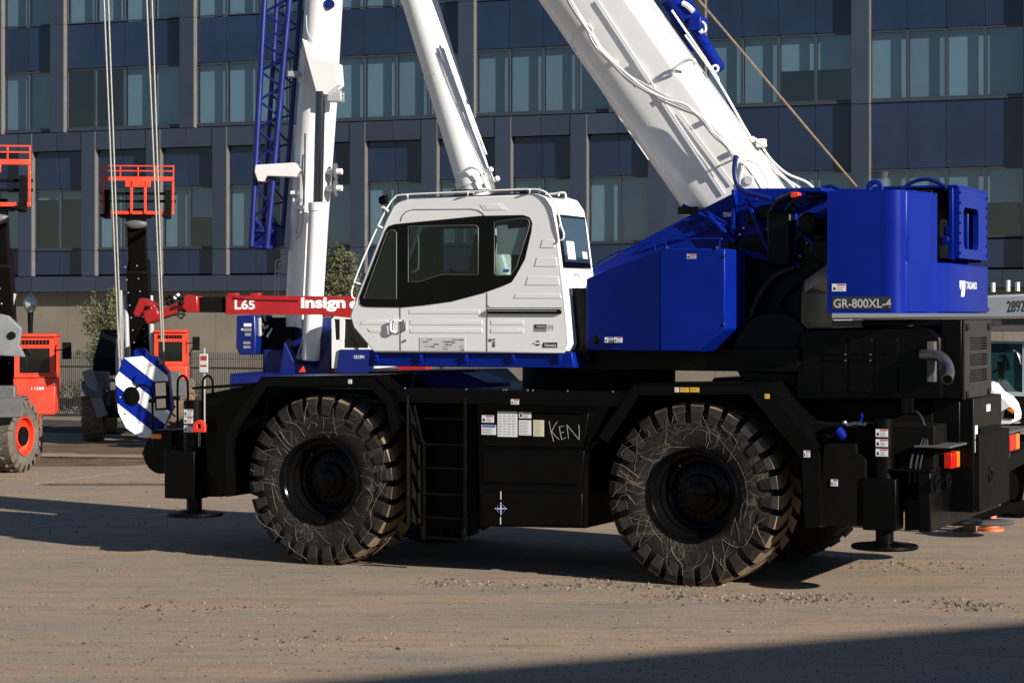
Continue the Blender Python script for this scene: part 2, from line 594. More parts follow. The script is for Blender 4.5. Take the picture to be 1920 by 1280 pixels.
# loose stones: far too many to count
def pebbles():
    m = MB()
    rs = random.Random(11)
    def stone(x, y, r):
        z = r * 0.35
        a0 = rs.uniform(0, 6)
        up = (x + rs.uniform(-.3, .3) * r, y + rs.uniform(-.3, .3) * r, z + r * rs.uniform(.35, .7))
        k = 5
        ring = [(x + r * rs.uniform(.7, 1.15) * cos(a0 + 2 * pi * i / k), y + r * rs.uniform(.7, 1.15) * sin(a0 + 2 * pi * i / k), 0.0) for i in range(k)]
        m.cur = rs.choice((0, 0, 1, 1, 2))
        m.add(ring + [up], [(i, (i + 1) % k, k) for i in range(k)])
    for _ in range(5200):
        px, py = rs.uniform(-20, 1940), 1000 + 290 * rs.random() ** 0.8
        p = ground_at(px, py)
        stone(p.x, p.y, rs.choice((.004, .005, .006, .007, .008, .011)) * rs.uniform(.7, 1.3))
    for cx, cy, sx, sy, k in ((1150, 1098, 210, 9, 420), (1480, 1122, 150, 12, 420), (1270, 1118, 90, 10, 160), (1700, 1060, 140, 16, 160), (1830, 1135, 60, 10, 160), (300, 1140, 280, 10, 140), (560, 1200, 300, 24, 160), (200, 1066, 30, 5, 22), (850, 1092, 90, 8, 120), (1120, 1085, 40, 5, 90), (1760, 1130, 120, 12, 140)):
        for _ in range(k):
            p = ground_at(rs.gauss(cx, sx * .5), rs.gauss(cy, sy * .5))
            stone(p.x, p.y, rs.choice((.006, .009, .012, .019)) * rs.uniform(.7, 1.3))
    for _ in range(260):
        p = ground_at(rs.uniform(-40, 450), rs.uniform(828, 1000))
        stone(p.x, p.y, rs.uniform(.008, .024))
    o = m.build('gravel', [mat('loose_stones', (0.16, 0.125, 0.092), 0.9, var=0.5, vs=14, spec=0.2), mat('dark_stones', (0.055, 0.044, 0.035), 0.9, var=0.5, vs=14, spec=0.2), mat('pale_stones', (0.235, 0.205, 0.17), 0.9, var=0.4, vs=14, spec=0.2)], smooth=0)
    o['label'] = 'small loose tan and grey stones scattered over the lot'
    o['category'] = 'gravel'
    return kind(o, 'stuff')
pebbles()

# ------------------------------------------------------------------ office building
BF = Frame(960, 70.0, 21.0)
MT['spandrel'] = mat('navy_spandrel_glass', (0.0125, 0.024, 0.056), 0.12, var=0.22, vs=0.6, rvar=0.03, rnd=0.10)
MT['pillar'] = mat('slate_metal_panel', (0.029, 0.043, 0.071), 0.45, var=0.08, vs=0.8, rnd=0.12)
MT['panel'] = mat('slate_cladding', (0.027, 0.039, 0.063), 0.42, var=0.10, vs=0.8, rnd=0.18)
MT['jamb'] = mat('pale_metal_jamb', (0.115, 0.108, 0.103), 0.5, var=0.1)
MT['mullion'] = mat('dark_mullion', (0.035, 0.045, 0.060), 0.4, var=0.1)
MT['blind'] = mat('pale_roller_blind', (0.38, 0.44, 0.46), 0.85, var=0.05, vs=2, rnd=0.14)
MT['room'] = mat('office_interior', (0.012, 0.020, 0.036), 0.9, var=0.3, vs=0.5)
MT['winglass'] = glass('office_window_glass', (0.50, 0.62, 0.70), refl=1.9)
MT['concrete'] = mat('concrete_wall', (0.205, 0.18, 0.142), 0.9, var=0.14, vs=0.7, bump=0.25, bs=12, spec=0.2, dust=0.3, dustcol=(0.16, 0.135, 0.10), ds=0.8)
MT['joint'] = mat('panel_joint', (0.012, 0.014, 0.018), 0.8)

bld = root('office_building', BF, 'long glass and slate office block with pale blinds behind the cranes', 'building')
X0, X1 = -38.2, 27.7
core = MB()
core.box(X0, X1, 3.2, 14, 0, 16.9)
core.build('interior_wall', MT['room'], bld, smooth=0)
m = MB()
for z in (3.6, 8.85, 12.3, 16.0):
    m.box(X0, X1, 0.36, 3.19, z, z + 0.35)
m.build('floor_slab', MT['room'], bld, smooth=0)
m = MB()
m.box(X0, X1, 0.02, 14.1, 16.35, 16.9)
m.build('parapet', MT['panel'], bld, smooth=0)
m = MB()
for i in range(6):
    pass
cw = 3.0
x = X0
joint = 0.012
while x < X1:
    m = MB()
    for z0, z1 in ((-0.1, 1.2), (1.215, 3.54)):
        m.box(x, min(x + cw, X1) - joint, 0.36, 0.7, z0, z1)
    m.build('concrete_panel', MT['concrete'], bld, smooth=0)
    x += cw

def pane_unit(x0, x1, z0, z1, drop):
    """window: frame, glass and, behind it, a roller blind"""
    fm = MB()
    t = 0.045
    fm.box(x0, x0 + t, 0.10, 0.19, z0, z1)
    fm.box(x1 - t, x1, 0.10, 0.19, z0, z1)
    fm.box(x0 + t, x1 - t, 0.10, 0.19, z1 - t, z1)
    fm.box(x0 + t, x1 - t, 0.10, 0.19, z0, z0 + t)
    wn = fm.build('window', MT['mullion'], bld, smooth=0)
    gm = MB()
    e = [0.15 + rb.uniform(-.006, .006) for _ in range(4)]
    gm.add([(x0 + t, e[0], z0 + t), (x1 - t, e[1], z0 + t), (x1 - t, e[2], z1 - t), (x0 + t, e[3], z1 - t)], [(0, 1, 2, 3)])
    gm.build('pane', MT['winglass'], wn, smooth=0)
    if drop > 0:
        bm_ = MB()
        bm_.box(x0 + t + .01, x1 - t - .01, 0.285, 0.295, z1 - (z1 - z0) * drop, z1 + 0.05)
        bm_.build('blind', MT['blind'], wn, smooth=0)

def spandrel(x0, x1, z0, z1):
    m = MB()
    m.box(x0 + .006, x1 - .006, 0.13, 0.17, z0 + .006, z1 - .006)
    m.build('spandrel_panel', MT['spandrel'], bld, smooth=0)

def pillar(x0, x1, z0, z1):
    m = MB()
    m.box(x0, x1, -0.10, 0.3, z0 + .005, z1 - .005)
    m.build('pillar_panel', MT['pillar'], bld, smooth=0)
    m = MB()
    m.box(x1 + .001, x1 + .03, -0.10, 0.12, z0 + .005, z1 - .005)
    m.build('jamb_strip', MT['jamb'], bld, smooth=0)

def strip(x0, x1, z0, z1, y0, name='ledge_panel', step=1.32):
    k = max(1, round((x1 - x0) / step))
    for i in range(k):
        a, c = x0 + (x1 - x0) * i / k, x0 + (x1 - x0) * (i + 1) / k
        m = MB()
        m.box(a + .009, c - .009, y0, 0.34, z0, z1)
        m.build(name, MT['panel'], bld, smooth=0)

rb = random.Random(3)
bk = MB()
bk.box(X0, X1, 0.36, 0.40, 8.4, 9.3)
bk.box(X0, X1, 0.36, 0.40, 3.54, 4.2)
bk.build('joint_backing', MT['joint'], bld, smooth=0)
Z_W1, Z_W2, Z_W3 = (9.36, 11.47), (13.10, 15.22), (5.08, 7.20)
def blind_for(row, bx):
    if row == 1 and abs(bx + 17.06) < .3:
        return [0, 0, 1, 1]
    if row == 1 and abs(bx - 6.56) < .3:
        return [1, 1, .52, .52]
    if row == 3 and abs(bx + 18.44) < .3:
        return [.16, .16]
    if row == 3 and abs(bx + 10.55) < .3:
        return [1, 0]
    if row == 3:
        return [1, 1, 1, 1] if rb.random() < .8 else [1, .5, 1, .5]
    if row == 2:
        return [rb.choice((1, 1, .98, .97)) for _ in range(4)]
    return [1, 1, 1, 1]
def bay(x0, x1, n, row, z):
    d = blind_for(row, x0)
    for i in range(n):
        a, c = x0 + (x1 - x0) * i / n, x0 + (x1 - x0) * (i + 1) / n
        pane_unit(a, c, z[0], z[1], d[i % len(d)])
BAY, HALF, GAP = 4.70, 2.10, 0.54
upper = [(-38.0, BAY, 4), (-32.75, BAY, 4), (-27.5, BAY, 4), (-22.36, HALF, 2), (-19.74, HALF, 2)] + [(-17.07 + 5.25 * k, BAY, 4) for k in range(4)] + [(3.92, HALF, 2)] + [(6.56 + 5.22 * k, BAY, 4) for k in range(4)]
for bx0, wd, n in upper:
    bx1 = bx0 + wd
    bay(bx0, bx1, n, 1, Z_W1)
    bay(bx0, bx1, n, 2, Z_W2)
    for i in range(n):
        a, c = bx0 + wd * i / n, bx0 + wd * (i + 1) / n
        spandrel(a, c, 11.50, 13.07)
        spandrel(a, c, 15.25, 16.33)
    pillar(bx1, bx1 + GAP, 9.24, 13.08)
    pillar(bx1, bx1 + GAP, 13.08, 16.33)
    sm = MB()
    sm.box(bx0, bx1, 0.08, 0.2, 9.28, 9.355)
    sm.build('window_sill', MT['mullion'], bld, smooth=0)
left_end = 5.9
for k in range(-8, 10):
    x0 = -18.44 + 2.63 * k
    x1 = x0 + HALF
    if x0 < X0 or x1 > left_end + .9:
        continue
    bay(x0, x1, 2, 3, Z_W3)
    for i in range(2):
        a, c = x0 + HALF * i / 2, x0 + HALF * (i + 1) / 2
        spandrel(a, c, 7.23, 8.56)
        spandrel(a, c, 4.17, 5.03)
    strip(x0, x1, 8.58, 9.23, -0.08, step=1.05)
    pillar(x1, x1 + .53, 5.02, 9.23)
    pillar(x1, x1 + .53, 4.12, 5.01)
    sm = MB()
    sm.box(x0, x1, 0.08, 0.2, 5.035, 5.075)
    sm.build('window_sill', MT['mullion'], bld, smooth=0)
for k in range(4):
    x0 = 6.56 + 5.22 * k
    bay(x0, x0 + BAY, 4, 3, Z_W3)
    for i in range(4):
        a, c = x0 + BAY * i / 4, x0 + BAY * (i + 1) / 4
        spandrel(a, c, 7.23, 9.27)
        spandrel(a, c, 4.17, 5.03)
    pillar(x0 + BAY, x0 + BAY + GAP, 4.12, 9.23)
strip(X0, X1, 3.56, 4.10, -0.08, step=1.32)
pillar(5.23, 6.55, 4.12, 9.23)

# ------------------------------------------------------------------ the low warehouse beside the camera whose shadow falls over the foreground
WF_DIR = Vector((0.891, 0.454, 0))
el, az = R(SUN_EL), R(SUN_AZ)
whh = 9.0
edge0 = Vector((0, 16.72, 0)) - Vector((-cos(az), sin(az), 0)) * whh / tan(el)
wang = math.atan2(WF_DIR.y, WF_DIR.x)
wh = bpy.data.objects.new('warehouse', None)
COL.objects.link(wh)
wh.location = edge0
wh.rotation_euler = (0, 0, wang)
tag(wh, 'plain warehouse standing right of the camera that shades the foreground', 'building')
m = MB()
m.box(-9, 34, -26, -0.25, 0, whh - 0.3)
m.build('wall', mat('warehouse_wall', (0.30, 0.28, 0.25), 0.8, var=0.1, vs=0.4), wh, smooth=0)
m = MB()
m.box(-9.3, 34.3, -26.3, 0.0, whh - 0.29, whh)
m.build('roof', mat('warehouse_roof', (0.12, 0.12, 0.13), 0.7, var=0.1), wh, smooth=0)
for k in range(7):
    m = MB()
    m.box(-6 + 5.6 * k, -2.6 + 5.6 * k, -0.28, -0.2, 0.05, 4.2)
    m.build('loading_door', MT['grey'], wh, smooth=0)
# ------------------------------------------------------------------ the big rough terrain crane
CF = Frame(1305, 21.5, 25.0)
q, qx, qz = CF.q, CF.qx, CF.qz
crane = root('rough_terrain_crane', CF, 'large rough terrain crane with white cab, blue turret and black carrier, front and centre', 'crane')
def S(pts, y):
    return [(q(a, b, y).x, q(a, b, y).z) for a, b in pts]
def X(px, y=0.0):
    return q(px, 600, y).x
def Z(py, px=1000, y=0.0):
    return q(px, py, y).z

# --- wheels
MT['tyre'] = None
def tyre_mat(name, lines):
    m = mat(name, (0.0095, 0.0082, 0.0075), 0.72, var=0.3, vs=5, spec=0.3, bump=0.15, bs=40, dust=0.22, dustcol=(0.04, 0.031, 0.024), ds=2.2, rvar=0.1)
    if not lines:
        return m
    n, l = m.node_tree.nodes, m.node_tree.links
    b = n['Principled BSDF']
    src = b.inputs['Base Color'].links[0].from_socket
    tc = n.new('ShaderNodeTexCoord')
    nz = n.new('ShaderNodeTexNoise')
    nz.inputs['Scale'].default_value = 3.0
    l.new(tc.outputs['Object'], nz.inputs['Vector'])
    ad = n.new('ShaderNodeVectorMath')
    ad.operation = 'MULTIPLY_ADD'
    ad.inputs[1].default_value = (0.35, 0.35, 0.35)
    l.new(nz.outputs['Color'], ad.inputs[0])
    l.new(tc.outputs['Object'], ad.inputs[2])
    total = None
    for sc, wdt, st in ((3.4, 0.0035, (1, 0.2, 1)), (5.5, 0.005, (1.6, 0.2, 0.7)), (8.0, 0.007, (0.6, 0.2, 1.5))):
        mp = n.new('ShaderNodeMapping')
        mp.inputs['Scale'].default_value = st
        l.new(ad.outputs['Vector'], mp.inputs['Vector'])
        vo = n.new('ShaderNodeTexVoronoi')
        vo.feature = 'DISTANCE_TO_EDGE'
        vo.inputs['Scale'].default_value = sc
        l.new(mp.outputs['Vector'], vo.inputs['Vector'])
        r = n.new('ShaderNodeMapRange')
        r.inputs['From Min'].default_value = wdt
        r.inputs['From Max'].default_value = wdt * 2.2
        r.inputs['To Min'].default_value = 1
        r.inputs['To Max'].default_value = 0
        l.new(vo.outputs['Distance'], r.inputs['Value'])
        k = n.new('ShaderNodeTexNoise')
        k.inputs['Scale'].default_value = 2.2 + sc * 0.12
        k.inputs['Detail'].default_value = 3
        l.new(tc.outputs['Object'], k.inputs['Vector'])
        kr = n.new('ShaderNodeMapRange')
        kr.inputs['From Min'].default_value = 0.45
        kr.inputs['From Max'].default_value = 0.60
        l.new(k.outputs['Fac'], kr.inputs['Value'])
        mu = n.new('ShaderNodeMath')
        mu.operation = 'MULTIPLY'
        l.new(r.outputs['Result'], mu.inputs[0])
        l.new(kr.outputs['Result'], mu.inputs[1])
        if total is None:
            total = mu.outputs['Value']
        else:
            mxm = n.new('ShaderNodeMath')
            mxm.operation = 'MAXIMUM'
            l.new(total, mxm.inputs[0])
            l.new(mu.outputs['Value'], mxm.inputs[1])
            total = mxm.outputs['Value']
    fa = n.new('ShaderNodeMath')
    fa.operation = 'MULTIPLY'
    fa.inputs[1].default_value = lines
    l.new(total, fa.inputs[0])
    mx = n.new('ShaderNodeMix')
    mx.data_type = 'RGBA'
    l.new(fa.outputs['Value'], mx.inputs['Factor'])
    l.new(src, mx.inputs['A'])
    mx.inputs['B'].default_value = (0.26, 0.20, 0.145, 1)
    l.new(mx.outputs['Result'], b.inputs['Base Color'])
    return m
MT['tyre'] = tyre_mat('scratched_tyre_rubber', 0.35)
MT['stalk'] = mat('dry_mud_scratch', (0.24, 0.195, 0.15), 0.9, var=0.5, vs=9, spec=0.1)
MT['lug'] = mat('tyre_lug_rubber', (0.015, 0.0125, 0.0108), 0.75, var=0.3, vs=7, spec=0.3, bump=0.12, bs=50, dust=0.30, dustcol=(0.07, 0.053, 0.037), ds=5, rnd=0.25)
MT['lugdust'] = mat('dusty_lug_top', (0.17, 0.122, 0.076), 0.9, var=0.35, vs=6, spec=0.15, bump=0.3, bs=30, dust=0.8, dustcol=(0.07, 0.052, 0.036), ds=5, rnd=0.2)
MT['rim'] = mat('gloss_black_rim', (0.0022, 0.0022, 0.0025), 0.16, var=0.2, rvar=0.05, spec=0.12, dust=0.02, dustcol=(0.05, 0.04, 0.03))

TR, TW = 0.935, 0.75
NL = 28
def lug_mesh(side, pitch=2 * pi / NL, R0=TR, W=TW):
    """one tread lug, standing at the top of the tyre; side = 0 near shoulder, 1 far shoulder"""
    hw = 0.31 * pitch
    st = [(R0 * 0.775, 0.004, 0.028, 0.0, 0.85), (R0 * 0.90, -0.004, 0.05, 0.0, 1.0), (R0 * 0.965, 0.015, 0.06, 0.0, 1.08), (R0, 0.075, 0.10, 0.02, 1.08), (R0, W * 0.30, 0.10, 0.32, 1.0), (R0, W * 0.53, 0.10, 0.75, 0.8)]
    m = MB()
    vs = []
    for i, (r, y, dp, sw, k) in enumerate(st):
        if i < 2:
            ri, yi = r - dp * 0.2, y + dp
        elif i == 2:
            ri, yi = r - dp, y + dp
        else:
            ri, yi = r - dp, y + (0.03 if i == 3 else 0)
        for (rr, yy) in ((r, y), (ri, yi)):
            for sg in (-1, 1):
                a = pi / 2 + sw * pitch * 0.8 + sg * hw * k
                yv = yy if side == 0 else W - yy
                vs.append((rr * cos(a), yv, rr * sin(a)))
    top, rest = [], []
    for i in range(len(st) - 1):
        b, c = i * 4, (i + 1) * 4
        f = [(b, b + 1, c + 1, c), (b + 2, c + 2, c + 3, b + 3), (b, c, c + 2, b + 2), (b + 1, b + 3, c + 3, c + 1)]
        (top if i >= 2 else rest).append(f[0])
        rest += f[1:]
    e = (len(st) - 1) * 4
    rest += [(0, 2, 3, 1), (e, e + 1, e + 3, e + 2)]
    m.add(vs, rest)
    m.cur = 1
    b = len(m.f)
    for f in top:
        m.f.append(list(f))
        m.mi.append(1)
    return m.mesh('tread_lug', [MT['lug'], MT['lugdust']], smooth=0)
LUG = [lug_mesh(0), lug_mesh(1)]
prof = [(0.455, 0.10), (0.47, 0.055), (0.52, 0.035), (0.60, 0.018), (0.70, 0.014), (0.78, 0.03), (0.845, 0.06), (0.862, 0.12), (0.868, TW / 2), (0.862, TW - .12), (0.845, TW - .06), (0.78, TW - .03), (0.70, TW - .014), (0.60, TW - .018), (0.47, TW - .055), (0.455, TW - .10)]
def wheel(x, y, full, flip=False, spin=0.0):
    tm = MB()
    tm.lathe(prof, (0, 0, 0), 'y', 72)
    if not full:
        for k in range(NL):
            for sd in (0, 1):
                me = LUG[sd]
                a = 2 * pi * (k + 0.5 * sd) / NL + spin
                mt_ = Matrix.Rotation(a, 3, 'Y')
                tm.add([mt_ @ v.co for v in me.vertices], [tuple(p.vertices) for p in me.polygons])
    t = tm.build('wheel', MT['tyre'] if full else MT['lug'], crane, smooth=40)
    t.location = (x, y, TR - 0.012)
    if full:
        for k in range(NL):
            for sd in (0, 1):
                inst('tread_lug', LUG[sd], t, rot=(0, 2 * pi * (k + 0.5 * sd) / NL + spin, 0))
    if full:
        # pale curved scuffs and dried stalks on the sidewall
        rs = random.Random(int(100 + x * 10))
        sm = MB()
        def sw(r):
            for (r0, h0), (r1, h1) in zip(prof, prof[1:9]):
                if r0 <= r <= r1:
                    return h0 + (h1 - h0) * (r - r0) / (r1 - r0)
            return .03
        def stroke(pts, wd):
            P3 = []
            for a, r in pts:
                r = min(.90, max(.485, r))
                yy = sw(r) - .004 if r < .72 else min(sw(r) - .004, .004 + (r - .72) * .0)
                P3.append(Vector((r * cos(a), yy - (.010 if r > .71 else 0), r * sin(a))))
            sm.tube(P3, wd, 4)
        for _ in range(int(full * 36)):
            a, r = rs.uniform(0, 6.3), rs.uniform(.50, .88)
            pts = [(a, r)]
            da, dr = rs.uniform(-.06, .06), rs.uniform(-.04, .04)
            for _k in range(rs.randint(4, 14)):
                da += rs.gauss(0, .018)
                dr += rs.gauss(0, .012)
                a, r = a + da, r + dr
                if not .47 < r < .91:
                    break
                pts.append((a, r))
            if len(pts) > 2:
                stroke(pts, rs.choice((.0008, .001, .0013, .0018)))
        for _ in range(int(full * 16)):
            a = rs.gauss(pi, .45) if rs.random() < .6 else rs.uniform(0, 6.3)
            r0 = rs.uniform(.48, .58)
            stroke([(a, r0), (a + rs.gauss(0, .05), r0 + .08), (a + rs.gauss(0, .09), r0 + rs.uniform(.1, .3))], rs.choice((.0008, .0012, .0018)))
        kind(sm.build('scuff_marks', MT['stalk'], t, smooth=0), 'stuff')
    s = -1 if not flip else 1
    c = 0 if not flip else TW
    def Y(v):
        return v if not flip else TW - v
    rm = MB()
    rm.lathe([(0.475, Y(0.05)), (0.472, Y(0.02)), (0.455, Y(0.012)), (0.442, Y(0.03)), (0.437, Y(0.10)), (0.40, Y(0.125)), (0.385, Y(0.12)), (0.375, Y(0.14)), (0.365, Y(0.26)), (0.33, Y(0.275)), (0.30, Y(0.255)), (0.24, Y(0.25)), (0.21, Y(0.245)), (0.0005, Y(0.245))], (0, 0, 0), 'y', 64)
    rm.build('rim', MT['rim'], t, smooth=30)
    hm = MB()
    hm.lathe([(0.20, Y(0.25)), (0.20, Y(0.20)), (0.185, Y(0.185)), (0.12, Y(0.175)), (0.115, Y(0.15)), (0.09, Y(0.14)), (0.0005, Y(0.14))], (0, 0, 0), 'y', 40)
    for k in range(20):
        a = 2 * pi * k / 20
        hm.cyl((0.265 * cos(a), Y(0.255), 0.265 * sin(a)), (0.265 * cos(a), Y(0.215), 0.265 * sin(a)), 0.011, n=6)
    for k in range(10):
        a = 2 * pi * (k + .5) / 10
        hm.cyl((0.155 * cos(a), Y(0.19), 0.155 * sin(a)), (0.155 * cos(a), Y(0.168), 0.155 * sin(a)), 0.011, n=6)
    hm.build('hub', MT['rim'], t, smooth=30)
    vm = MB()
    vm.cyl((0.33 * cos(2.2), Y(0.27), 0.33 * sin(2.2)), (0.345 * cos(2.2), Y(0.19), 0.345 * sin(2.2)), 0.01, n=8)
    vm.build('valve', MT['steel'], t)
    return t
XF = X(598)
wheel(-0.04, 0.0, 1.8, spin=0.05)
wheel(XF, 0.0, 1.0, spin=0.11)
wheel(0.0, 2.55, False, True)
wheel(XF, 2.55, False, True)

# --- carrier
def part(name, m, mt, parent=crane, bevel=0.008, smooth=35):
    return m.build(name, MT[mt], parent, bevel=bevel, smooth=smooth)
m = MB()
m.box(-6.25, 2.65, 0.95, 2.35, 0.78, 1.55)
m.box(-5.9, 2.2, 0.85, 1.2, 1.5, 1.9)
m.box(-5.9, 2.2, 2.1, 2.45, 1.5, 1.9)
part('chassis_frame', m, 'blackmatte')
for xx in (0.0, XF):
    m = MB()
    m.cyl((xx, 0.25, TR), (xx, 3.05, TR), 0.16, n=20)
    m.ball((xx, 1.65, TR), 0.38, 16, 10)
    part('axle', m, 'blackmatte', bevel=0)
m = MB()
m.box(X(742), X(1175), 0.0, 3.3, 1.885, 1.945)
part('deck_plate', m, 'black')
m = MB()
m.box(X(742), X(1175), -0.012, 0.0, 1.80, 1.95)
part('deck_edge', m, 'black', bevel=.004)
for a in (760, 875, 945, 950, 990, 1000, 1065, 1150):
    m = MB()
    m.ball((X(a), -0.01, 1.952), 0.012, 8, 5)
    part('bolt', m, 'steel', bevel=0)

def fender(pts, y0, y1, xc, name='fender'):
    o = S(pts, -0.05)
    # skirt with a wheel arch cut into it
    arc = []
    for i in range(17):
        a = R(200 - 220 * i / 16)
        arc.append((xc + 1.12 * cos(a), TR + 0.02 + 1.05 * sin(a)))
    zmax = max(p[1] for p in o)
    m = MB()
    t = 0.03
    n = len(o)
    inner = []
    cx_, cz_ = xc, TR
    for p in o:
        d = (Vector((cx_, cz_)) - Vector(p))
        inner.append(tuple(Vector(p) + d.normalized() * 0.13))
    m2 = MB()
    for i in range(n - 1):
        a, b = o[i], o[i + 1]
        ai, bi = inner[i], inner[i + 1]
        m2.hexa([(a[0], y0, a[1]), (b[0], y0, b[1]), (bi[0], y0, bi[1]), (ai[0], y0, ai[1])], [(a[0], y0 + t, a[1]), (b[0], y0 + t, b[1]), (bi[0], y0 + t, bi[1]), (ai[0], y0 + t, ai[1])])
    sk = None
    top = MB()
    for i in range(n - 1):
        a, b = Vector(o[i]), Vector(o[i + 1])
        nn = Vector((-(b - a).y, (b - a).x)).normalized() * 0.02
        if nn.dot(Vector((cx_, cz_)) - a) < 0:
            nn = -nn
        top.hexa([(a.x, y0, a.y), (b.x, y0, b.y), (b.x + nn.x, y0, b.y + nn.y), (a.x + nn.x, y0, a.y + nn.y)], [(a.x, y1, a.y), (b.x, y1, b.y), (b.x + nn.x, y1, b.y + nn.y), (a.x + nn.x, y1, a.y + nn.y)])
    f = part(name, top, 'black', bevel=0)
    part('fender_skirt', m2, 'black', parent=f, bevel=0)
    return f
FP = [(422, 930), (419, 809), (490, 706), (700, 703), (738, 742), (752, 800)]
RP = [(1120, 818), (1152, 770), (1186, 720), (1425, 718), (1531, 851), (1537, 989)]
fender(FP, -0.05, 0.88, XF)
fender(RP, -0.05, 0.88, 0.0)
fender(FP, 2.42, 3.35, XF)
fender(RP, 2.42, 3.35, 0.0)
# rear outer flat strip of the near rear fender
o = S([(1425, 718), (1531, 851), (1537, 989)], -0.056)
i_ = S([(1402, 735), (1503, 860), (1509, 988)], -0.056)
m = MB()
for k in range(2):
    m.hexa([(o[k][0], -.058, o[k][1]), (o[k + 1][0], -.058, o[k + 1][1]), (i_[k + 1][0], -.058, i_[k + 1][1]), (i_[k][0], -.058, i_[k][1])],
           [(o[k][0], -.05, o[k][1]), (o[k + 1][0], -.05, o[k + 1][1]), (i_[k + 1][0], -.05, i_[k + 1][1]), (i_[k][0], -.05, i_[k][1])])
part('fender_strip', m, 'black', bevel=0)

m = MB()
m.box(X(764, 0), X(768, 0), -.04, .9, Z(985, 765), 1.88)
part('mud_flap', m, 'blackmatte')
# tool boxes between the wheels
m = MB()
m.prism(S([(893, 752), (1150, 752), (1098, 850), (1098, 990), (900, 986)], 0.03), 0.03, 1.0)
part('tool_box', m, 'black')
for nm, pts in (('upper_door', [(905, 772), (1104, 775), (1096, 840), (905, 836)]), ('middle_door', [(905, 842), (1096, 845), (1090, 908), (905, 904)]), ('lower_door', [(905, 920), (1092, 924), (1092, 984), (905, 982)])):
    m = MB()
    m.prism(S(pts, 0.01), 0.005, 0.03)
    part('tool_box_door', m, 'black', bevel=.012)
m = MB()
m.prism(S([(742, 752), (893, 752), (893, 990), (742, 985)], 0.55), 0.55, 1.0)
part('ladder_recess', m, 'blackmatte')
m = MB()
m.box(X(742), X(1140), 2.3, 3.18, 0.75, 1.88)
part('far_tool_box', m, 'black')
m = MB()
m.cyl((X(905, .1), -.01, Z(768, 905)), (X(1100, .1), -.01, Z(772, 1100)), .012, n=8)
part('door_hinge', m, 'black', bevel=0)

# ladder
lad = MB()
zt, zb = Z(742, 830), Z(1012, 830)
xa, xb = X(795, -.02), X(872, -.02)
lad.tube(smooth_path([(xa - .12, -.02, Z(760, 780)), (xa - .02, -.02, Z(830, 795)), (xa, -.02, Z(840, 795)), (xa, -.02, zb)], 4), .017, 8)
lad.tube([(xb, -.02, zt), (xb, -.02, zb)], .017, 8)
ld = part('ladder', lad, 'black', bevel=0)
for py in (785, 833, 877, 926, 970, 1008):
    m = MB()
    m.box(xa, xb, -.03, .05, Z(py, 830) - .012, Z(py, 830) + .012)
    part('rung', m, 'black', parent=ld, bevel=.004)
for px in (795, 872):
    m = MB()
    m.box(X(px) - .02, X(px) + .015, -.045, -.03, zb, zb + .14)
    part('ladder_foot', m, 'black', parent=ld, bevel=.003)
m = MB()
m.beam(q(741, 765, .0), q(795, 830, .0), .05, .03)
part('ladder_brace', m, 'black', bevel=.004)

# --- front end
m = MB()
m.prism(S([(385, 738), (500, 716), (500, 800), (425, 815), (424, 932), (385, 880)], .2), .2, 3.1)
part('front_body', m, 'black')
zf = Z(722, 362, .1)
m = MB()
m.hexa([(X(360, .1), .1, zf - .02), (X(500, .1), .1, zf + .055), (X(500, .1), .1, zf + .025), (X(360, .1), .1, zf - .05)], [(X(360, .1), 3.2, zf - .02), (X(500, .1), 3.2, zf + .055), (X(500, .1), 3.2, zf + .025), (X(360, .1), 3.2, zf - .05)])
part('front_deck', m, 'black', bevel=.004)
m = MB()
m.prism(S([(377, 880), (418, 880), (417, 931), (377, 931)], .25), .25, 3.05)
part('outrigger_beam', m, 'black')

def jack(x, y, zc_top, r, bx0, bx1, bz0, bz1, zpad, prad):
    m = MB()
    m.cyl((x, y, bz1 - .05), (x, y, zc_top), r, n=28)
    j = part('outrigger_jack', m, 'black', bevel=.01)
    m = MB()
    m.box(bx0, bx1, y - .14, y + .16, bz0, bz1)
    part('jack_housing', m, 'black', parent=j, bevel=.012)
    m = MB()
    m.cyl((x + .01, y, zpad), (x + .01, y, bz0 + .05), .088, n=28)
    part('inner_leg', m, 'black', parent=j, bevel=0)
    m = MB()
    m.lathe([(.0005, .03), (.14, .045), (.17, .03), (prad, .02), (prad + .01, .0), (prad, -.018), (.0005, -.02)], (x + .01, y, zpad), 'z', 48)
    part('float_pad', m, 'black', parent=j, bevel=0, smooth=40)
    return j
FJY = .22
fx = X(363, FJY)
jack(fx, FJY, Z(750, 363, FJY), .115, X(321, FJY), X(377, FJY), Z(933, 350, FJY), Z(843, 350, FJY), Z(963, 360, FJY), .32)
jack(fx, 3.05, Z(750, 363, FJY), .115, X(321, FJY), X(377, FJY), Z(933, 350, FJY), Z(843, 350, FJY), Z(963, 360, FJY), .32)
rx = X(1657, FJY)
rj = jack(rx, FJY, Z(784, 1657, FJY), .10, X(1624, FJY), X(1687, FJY), Z(992, 1657, FJY), Z(895, 1657, FJY), Z(1024, 1657, FJY), .32)
jack(rx, 3.05, Z(784, 1657, FJY), .10, X(1624, FJY), X(1687, FJY), Z(992, 1657, FJY), Z(895, 1657, FJY), Z(1024, 1657, FJY), .32)
for jx, tx in ((321, 377),):
    for py in range(0, 9):
        pass

